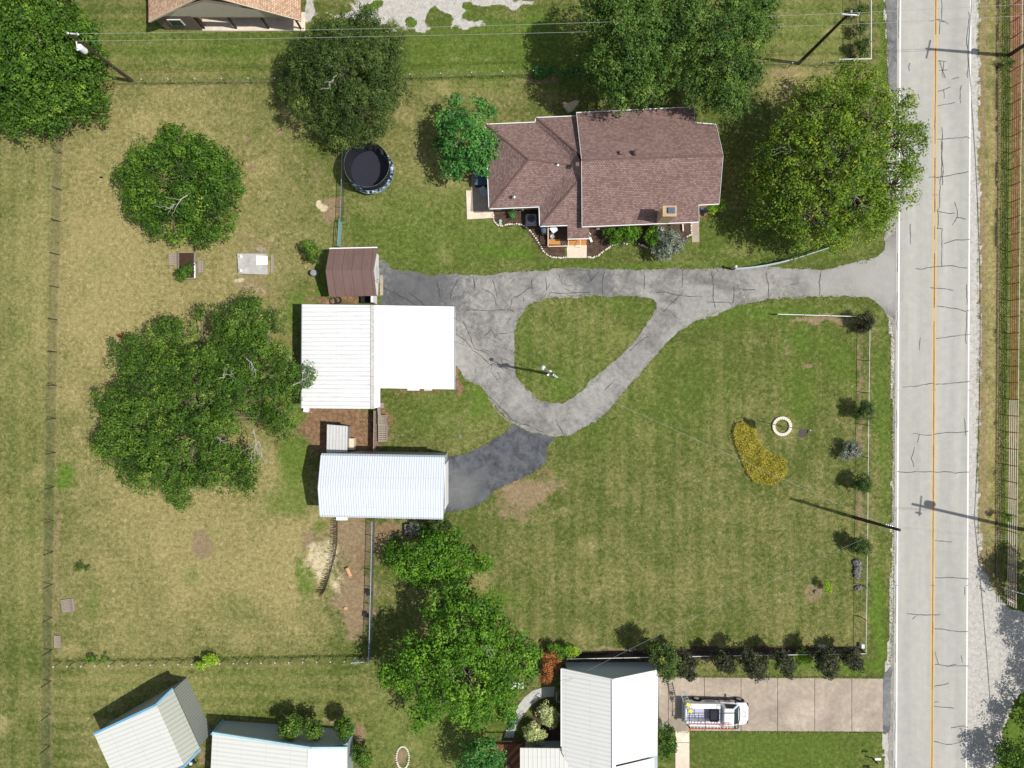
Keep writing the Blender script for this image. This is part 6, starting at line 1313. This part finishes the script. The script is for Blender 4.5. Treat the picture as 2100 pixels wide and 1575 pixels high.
stones_line(smooth([(1011, 440), (1014, 455), (1026, 463), (1045, 460), (1064, 460), (1080, 466), (1092, 480), (1104, 497), (1114, 514), (1128, 526), (1145, 529), (1163, 528)]), 'pale stone edging curving along the west front bed of the brick house')
stones_line(smooth([(1205, 526), (1216, 529), (1230, 521), (1245, 510), (1260, 502), (1285, 500), (1310, 501), (1328, 508), (1345, 512)]), 'pale stone edging curving along the east front bed of the brick house')
stones_line([(1417, 458), (1418, 482), (1405, 486)], 'short pale stone edging beside the side walk')
def ac(px, py, label, s=.9):
    b = W(px, py); t = thing('air_conditioner', label, 'air conditioner', b); m = MB(b); m.box((b.x, b.y, .45), (s, s, .78)); m.build('cabinet', MT['acblue'], t, bevel=.06)
    m = MB(b); m.lathe((b.x, b.y, .842), [(s*.42, 0), (s*.42, .02)], 20); g = m.build('fan_grille', MT['black'], t)
    m = MB(b)
    for r in (.12, .22, .32): m.tube([(b.x+r*math.cos(a/8*math.pi), b.y+r*math.sin(a/8*math.pi), .875) for a in range(17)], .008, 4, False)
    m.build('guard_ring', MT['galv'], g); m = MB(b); m.box((b.x, b.y, .04), (s+.2, s+.2, .06)); m.build('pad', MT['concrete_grey'], t)
ac(1089, 452, 'grey air conditioner in the shaded corner of the brick house')
def chair(px, py, rz, label, mat='white', s=1.0, name='patio_chair'):
    b = W(px, py); t = thing(name, label, 'chair', b, rz); m = MB(); m.box((0, 0, .42*s), (.5*s, .5*s, .05)); m.build('seat', MT[mat], t)
    m = MB(); m.add([(-.25*s, -.24*s, .42*s), (.25*s, -.24*s, .42*s), (.25*s, -.42*s, .95*s), (-.25*s, -.42*s, .95*s), (-.25*s, -.28*s, .42*s), (.25*s, -.28*s, .42*s), (.25*s, -.46*s, .95*s), (-.25*s, -.46*s, .95*s)], [(0, 1, 2, 3), (7, 6, 5, 4), (0, 4, 5, 1), (1, 5, 6, 2), (2, 6, 7, 3), (3, 7, 4, 0)]); m.build('backrest', MT[mat], t)
    for x in (-.22, .22):
        for y in (-.22, .22): m = MB(); m.tube([(x*s, y*s, 0), (x*s, y*s, .42*s)], .02, 5); m.build('leg', MT[mat], t)
        m = MB(); m.box((x*1.2*s, -.02, .64*s), (.05, .5*s, .04)); m.build('armrest', MT[mat], t)
    return t
chair(994, 399, math.radians(215), 'pale grey patio chair on the west patio of the brick house', 'paleblue', 1.15)
chair(757, 1213, math.radians(90), 'upper small dark chair by the fence south of the metal garage', 'darksteel', .9, 'yard_chair')
chair(752, 1259, math.radians(90), 'lower small dark chair by the fence near the corner brace', 'darksteel', .9, 'yard_chair')
def patio_cover():
    b = W(985, 362); t = thing('storage_bench', 'flat grey covered bench against the west wall of the brick house', 'bench', b); m = MB(b); p = [W(974, 340, 0), W(1004, 340, 0), W(1004, 384, 0), W(975, 385, 0)]
    m.prism([(q.x, q.y) for q in reversed(p)], .98, 1.06); m.build('bench_lid', MT['slate'], t); m = MB(b); m.prism([(q.x*.999, q.y) for q in reversed(p)], 0, .97); m.build('bench_box', MT['navy'], t)
patio_cover()
def box_thing(name, label, cat, px, py, d, mat, rz=0, z=0, lid=None, bevel=.02):
    b = W(px, py, z); m = MB(b); m.box((b.x, b.y, z+d[2]/2), d, rz); o = m.build(name, MT[mat], loc=b, bevel=bevel); tag(o, label, cat)
    if lid: m = MB(); m.box((0, 0, d[2]+.02), (d[0]+.06, d[1]+.06, .04), rz); m.build('lid', MT[lid], o)
    return o
def porch_things():
    b = W(1135, 473, .5); t = thing('porch_table', 'square white patio table turned askew on the front porch', 'table', b, math.radians(38)); m = MB(); m.box((0, 0, .7), (.62, .62, .04)); m.build('tabletop', MT['white'], t, bevel=.01)
    for x in (-.26, .26):
        for y in (-.26, .26): m = MB(); m.tube([(x, y, 0), (x, y, .7)], .02, 5); m.build('leg', MT['white'], t)
    b = W(1132, 487, .5); t = thing('porch_stool', 'round grey metal table beside the square white porch table', 'table', b); m = MB(); m.lathe((0, 0, .45), [(.2, 0), (.22, .02), (.2, .05), (.06, .04)], 16); m.build('tabletop', MT['galv'], t)
    m = MB(); m.lathe((0, 0, 0), [(.16, 0), (.04, .05), (.04, .45)], 10); m.build('pedestal', MT['galv'], t)
    b = W(1115, 474); t = thing('grill', 'grey barbecue grill beside the front porch', 'grill', b); m = MB(); m.box((0, 0, .45), (.5, .95, .8)); m.build('cabinet', MT['darksteel'], t, bevel=.02); m = MB(); m.lathe((0, 0, .86), [(.32, 0), (.3, .15), (.12, .25)], 16, 1, 1.35); m.build('hood', MT['slate'], t)
porch_things()
box_thing('utility_box', 'pale box hidden under the east end eave of the brick house', 'utility box', 1440, 428, (.8, .55, .9), 'slate')
box_thing('meter_cover', 'small white box in the east front bed by the wall', 'box', 1226, 468, (.34, .28, .3), 'white')
for (x, y, l) in ((1026, 453.5, 'upper pale green round lid in the west front bed'), (1026, 459, 'lower pale green round lid beside the stone edging')):
    b = W(x, y); m = MB(); m.lathe((0, 0, 0), [(.15, 0), (.16, .1), (.14, .16), (.03, .18)], 16); tag(m.build('cleanout_cap', MT['greenp'], loc=b), l, 'lid')
b = W(1072, 430.5); m = MB(); m.lathe((0, 0, 0), [(.12, 0), (.13, .1), (.12, .5), (.02, .52)], 14); tag(m.build('standpipe', MT['white'], loc=b), 'small white capped pipe beside the air conditioner', 'pipe')
def barrel():
    b = W(648, 562); t = thing('metal_drum', 'silver topped drum in the shadow west of the brown shed', 'drum', b); m = MB(); m.lathe((0, 0, 0), [(.29, 0), (.3, .03), (.29, .3), (.305, .32), (.29, .34), (.29, .85), (.305, .88)], 18); m.build('drum_shell', MT['galv'], t); m = MB(); m.lathe((0, 0, .88), [(.3, 0), (.3, .03), (.1, .035)], 18); m.build('lid', MT['galv'], t)
barrel()
def slab():
    b = W(521, 542); t = thing('cellar_slab', 'grey concrete slab with a white hatch and two round vents in the left yard', 'slab', b); m = MB(b); p = [W(489, 521), W(549, 521), W(551, 564), W(491, 562)]; m.prism([(q.x, q.y) for q in reversed(p)], 0, .32); m.build('slab_top', MT['concrete_grey'], t, bevel=.02)
    m = MB(b); p = [W(525, 524, .36), W(549, 525, .36), W(549, 543, .36), W(525, 543, .36)]; m.prism([(q.x, q.y) for q in reversed(p)], .325, .38); m.build('hatch', MT['white'], t)
    for y in (526, 555): c = W(494.5, y, .5); m = MB(b); m.lathe((c.x, c.y, .32), [(.08, 0), (.08, .25), (.15, .26), (.15, .32), (.03, .38)], 12); m.build('vent', MT['white'], t)
slab()
box_thing('timber_plank', 'grey timber lying along the east side of the concrete slab', 'plank', 559, 541, (.28, 1.8, .1), 'wood_grey')
box_thing('timber_plank', 'short pinkish board lying askew above the concrete slab', 'plank', 533, 513, (.75, .28, .08), 'wood_grey', math.radians(-28))
def bed():
    b = W(386, 545); t = thing('raised_bed', 'rectangular raised wooden garden bed with soil near the round tree', 'garden bed', b)
    L, R, T, B = W(369, 545).x, W(403, 545).x, W(386, 519).y, W(386, 572).y
    for (c, d) in ((((L+R)/2, T), (R-L, .08)), (((L+R)/2, B), (R-L, .1)), ((L, (T+B)/2), (.08, T-B)), ((R, (T+B)/2), (.16, T-B))):
        m = MB(b); m.box((c[0], c[1], .2), (d[0], d[1], .4)); m.build('board', MT['wood_grey'], t)
    m = MB(b); m.box(((L+R)/2, (T+B)/2, .12), (R-L-.1, T-B-.1, .24)); m.build('soil', MT['darkbed'], t)
    m = MB(b); m.box((R+.02, (T+B)/2-.5, .43), (.14, 1.5, .04)); m.build('board', MT['white'], t)
bed()
def pallet(px, py, dx, dy, rz, label, h=.14, mat='wood_grey', slats=7):
    b = W(px, py); t = thing('wooden_pallet', label, 'pallet', b, rz); proto = None
    for i in range(slats):
        y = -dy/2+dy*(i+.5)/slats
        if proto is None: m = MB(); m.box((0, 0, h-.012), (dx, dy/slats*.78, .024)); proto = m.build('slat', MT[mat], t); proto.location = (0, y, 0)
        else: o = proto.copy(); COL.objects.link(o); o.parent = t; o.location = (0, y, 0)
    for x in (-dx/2+.05, 0, dx/2-.05): m = MB(); m.box((x, 0, (h-.026)/2), (.08, dy, h-.026)); m.build('runner', MT[mat], t)
    return t
pallet(357, 532, 1.0, 1.15, 0, 'weathered pallet on the left side of the raised bed')
pallet(413, 547, .5, 1.2, 0, 'narrow broken pallet on the right side of the raised bed', slats=5)
pallet(140.5, 1241, 1.25, 1.3, math.radians(8), 'pinkish pallet lying by the long west fence', mat='wood_grey', slats=9)
pallet(119, 1315, .6, 1.2, 0, 'narrow pallet close to the bottom of the west fence', slats=6)
pallet(786, 886, .9, 1.9, 0, 'long grey pallet in the stack by the board fence', .3, slats=9)
pallet(785, 865, .8, .6, 0, 'short grey pallet just above the long one by the board fence', .5, slats=4)
pallet(785, 855, .8, .4, math.radians(4), 'topmost small pallet below the leaning boards', .5, slats=3)
box_thing('crate', 'small pinkish crate at the top of the scrap stack beside the workshop', 'crate', 784, 831, (.38, .55, .5), 'wood_grey')
box_thing('leaning_board', 'long pale board leaning near the workshop southeast corner', 'board', 779, 843, (.25, 1.1, .6), 'wood_grey', math.radians(6))
box_thing('feeder', 'low trough frame on the dirt left of the board fence', 'trough', 765, 877, (.15, .9, .45), 'wood_dark')
box_thing('utility_box', 'white box at the southwest corner of the white workshop', 'box', 630, 840, (.5, .45, .5), 'white', math.radians(-8))
box_thing('white_plank', 'white boards lying under the south eave of the workshop', 'board', 848, 799, (1.2, .18, .1), 'white')
box_thing('white_plank', 'second thinner white board lying right of the others under the workshop eave', 'board', 878, 799.5, (.8, .12, .08), 'white')
box_thing('vent_hood', 'white hood on the south wall of the metal garage', 'vent', 703, 1060, (1.1, .5, .5), 'white', z=.0)
def hoses():
    for k, (x, y, r) in enumerate(((684, 618, .36), (694, 616, .33))):
        b = W(x, y); m = MB()
        for j in range(4): m.tube([(r*(1-.06*j)*math.cos(i/12*math.pi), r*(1-.06*j)*math.sin(i/12*math.pi), .03+.05*j) for i in range(25)], .03, 5, False)
        tag(m.build('coiled_hose', MT['darksteel'], loc=b), ('left' if k == 0 else 'right')+' coil of dark hose between the brown shed and the white workshop', 'hose')
hoses()
box_thing('dark_bin', 'dark open bin in the gap between the brown shed and the workshop', 'bin', 752, 615.5, (1.0, .65, .5), 'black')
box_thing('concrete_step', 'narrow concrete strip in front of the brown shed door', 'step', 782.5, 585, (.32, 2.0, .08), 'concrete')
def log():
    b = W(716, 1172); m = MB(); m.xf = Matrix.Rotation(math.radians(-65), 4, 'Z') @ Matrix.Rotation(math.pi/2, 4, 'Y'); m.lathe((-.2, 0, -.45), [(.2, 0), (.21, .1), (.19, .8), (.18, .9)], 12); m.xf = None
    t = m.build('log', MT['wood_log'], loc=b); tag(t, 'pale cut log lying on the bare dirt strip', 'log')
    b = W(709, 1247); m = MB(); m.lathe((0, 0, 0), [(.22, 0), (.18, .12), (.16, .16)], 10); tag(m.build('tree_stump', MT['wood_log'], loc=b), 'small orange tree stump low on the bare dirt strip', 'stump')
    b = W(1672, 1213); m = MB(); m.lathe((0, 0, 0), [(.24, 0), (.17, .15), (.15, .24)], 10); tag(m.build('tree_stump', MT['rock'], loc=b), 'grey stump in a ring of bare earth near the lime sapling', 'stump')
log()
for (x, y, s, l) in ((1757, 1153, .42, 'topmost grey boulder of the row behind the east fence'), (1758, 1163, .4, 'second grey boulder from the top of the fence row'), (1756, 1172, .38, 'third grey boulder from the top of the fence row'), (1757, 1181, .34, 'fourth grey boulder from the top of the fence row'), (1759.5, 1205, .36, 'lone rounded grey boulder below the row of four')):
    b = W(x, y); m = MB(); m.blob((0, 0, s*.4), (s, s*.75, s*.7), .22, 9, 6, seed=int(x+y)); tag(m.build('boulder', MT['rock'], loc=b), l, 'boulder', 'grey boulders by the east fence')
for (x, l) in ((1679.5, 'left of two round pale lids by the driveway row fence'), (1687.5, 'right of two round pale lids by the driveway row fence')):
    b = W(x, 1324); m = MB(); m.lathe((0, 0, 0), [(.17, 0), (.2, .35), (.21, .38), (.05, .4)], 16); tag(m.build('bucket', MT['concrete_grey'], loc=b), l, 'bucket')
b = W(1308, 1337); box_thing('crate', 'small grey cinder block crate by the south fence near the corner shrub', 'crate', 1293, 1331, (.42, .3, .25), 'rock')
box_thing('corner_box', 'white corner box at the southeast end of the east fence', 'box', 1765, 1322, (.3, .4, .5), 'white')
def mailbox():
    b = W(1788, 1554); t = thing('mailbox', 'white mailbox on a post beside the road in the bottom right lawn', 'mailbox', b); m = MB(b); m.box((b.x, b.y, .55), (.1, .1, 1.1)); m.build('post', MT['wood_dark'], t)
    c = W(1800, 1556.5, 1.15); m = MB(b); m.box((c.x, c.y, 1.15), (.6, .22, .18)); m.xf = None; m.build('mail_case', MT['white'], t, bevel=.04)
    m = MB(b); m.tube([(b.x, b.y, 1.02), (c.x, c.y, 1.06)], .035, 6); m.build('arm', MT['wood_dark'], t)
    b = W(1793, 1577); t = thing('mailbox', 'black mailbox post at the very bottom edge beside the road', 'mailbox', b); m = MB(b); m.box((b.x, b.y, .6), (.1, .1, 1.2)); m.build('post', MT['black'], t); m = MB(b); m.box((b.x-.05, b.y+.1, 1.25), (.6, .24, .24)); m.build('mail_case', MT['black'], t, bevel=.04)
mailbox()
def planter():
    b = W(842, 1083); t = thing('planter_box', 'black framed planter box south of the metal garage', 'planter', b); m = MB(b); p = [W(830, 1073), W(862, 1073), W(862, 1097), W(830, 1097)]
    for a, c in zip(p, p[1:]+p[:1]): m.bar(a+Vector((0, 0, .2)), c+Vector((0, 0, .2)), .07, .4)
    m.build('frame', MT['black'], t); m = MB(b); m.prism([(q.x, q.y) for q in reversed(p)], .02, .3); m.build('soil', MT['rock'], t)
planter()
def oval_bed():
    b = W(826, 1553); m = MB(b)
    for i in range(30): a = 2*math.pi*i/30; m.blob((b.x+.62*math.cos(a), b.y+1.1*math.sin(a), .07), (.12, .1, .09), .2, 6, 4)
    o = m.build('stone_edging', MT['stone'], loc=b); tag(o, 'oval stone edged mulch bed at the bottom edge', 'edging', kind='stuff')
oval_bed()
def mower():
    b = W(394, 1562); t = thing('push_mower', 'dark blue and white push mower by the sage roofed corner of the barn', 'mower', b, math.radians(35)); m = MB(); m.box((0, 0, .25), (.75, .5, .2), taper=.85); m.build('deck', MT['navy'], t, bevel=.04)
    m = MB(); m.lathe((.05, 0, .35), [(.16, 0), (.16, .12), (.06, .18)], 12); m.build('engine', MT['white'], t); m = MB(); m.tube([(-.35, -.2, .3), (-1.0, -.2, .9), (-1.0, .2, .9), (-.35, .2, .3)], .018, 5); m.build('handlebar', MT['black'], t)
    for x in (-.3, .3):
        for y in (-.28, .28): m = MB(); m.xf = Matrix.Translation((x, y, .11)) @ Matrix.Rotation(math.pi/2, 4, 'X'); m.lathe((0, 0, 0), [(.1, -.03), (.11, 0), (.1, .03)], 10); m.xf = None; m.build('wheel', MT['rubber'], t)
mower()
def lawn_chair_tree():
    b = W(1062, 1398, 0); t = thing('garden_swing', 'white metal garden frame half hidden under the bright green tree', 'frame', b); m = MB(); 
    for x in (-.5, .5): m.tube([(x, -.3, 0), (x, -.3, .8), (x, .3, .8), (x, .3, 0)], .03, 5)
    m.tube([(-.5, -.3, .8), (.5, -.3, .8)], .03, 5); m.box((0, 0, .8), (.9, .5, .04)); m.build('frame_tube', MT['white'], t)
lawn_chair_tree()
def low_junk():
    b = W(247, 687); m = MB()
    for k in range(7): m.blob((random.uniform(-.3, .3), random.uniform(-.25, .25), .1), (.14, .12, .1), .3, 6, 4)
    tag(m.build('brush_pile', MT['rustpipe'], loc=b), 'small reddish brush pile at the shadow edge of the spreading tree', 'brush pile')
    for (x, y, l) in ((208, 364, 'tiny black object in the dry grass left of the round tree'),): box_thing('black_bag', l, 'bag', x, y, (.28, .14, .12), 'black')
    box_thing('stepping_stone', 'small pale stone in the grass between workshop and dark apron', 'stone', 943, 894, (.32, .3, .06), 'rock', .4)
low_junk()
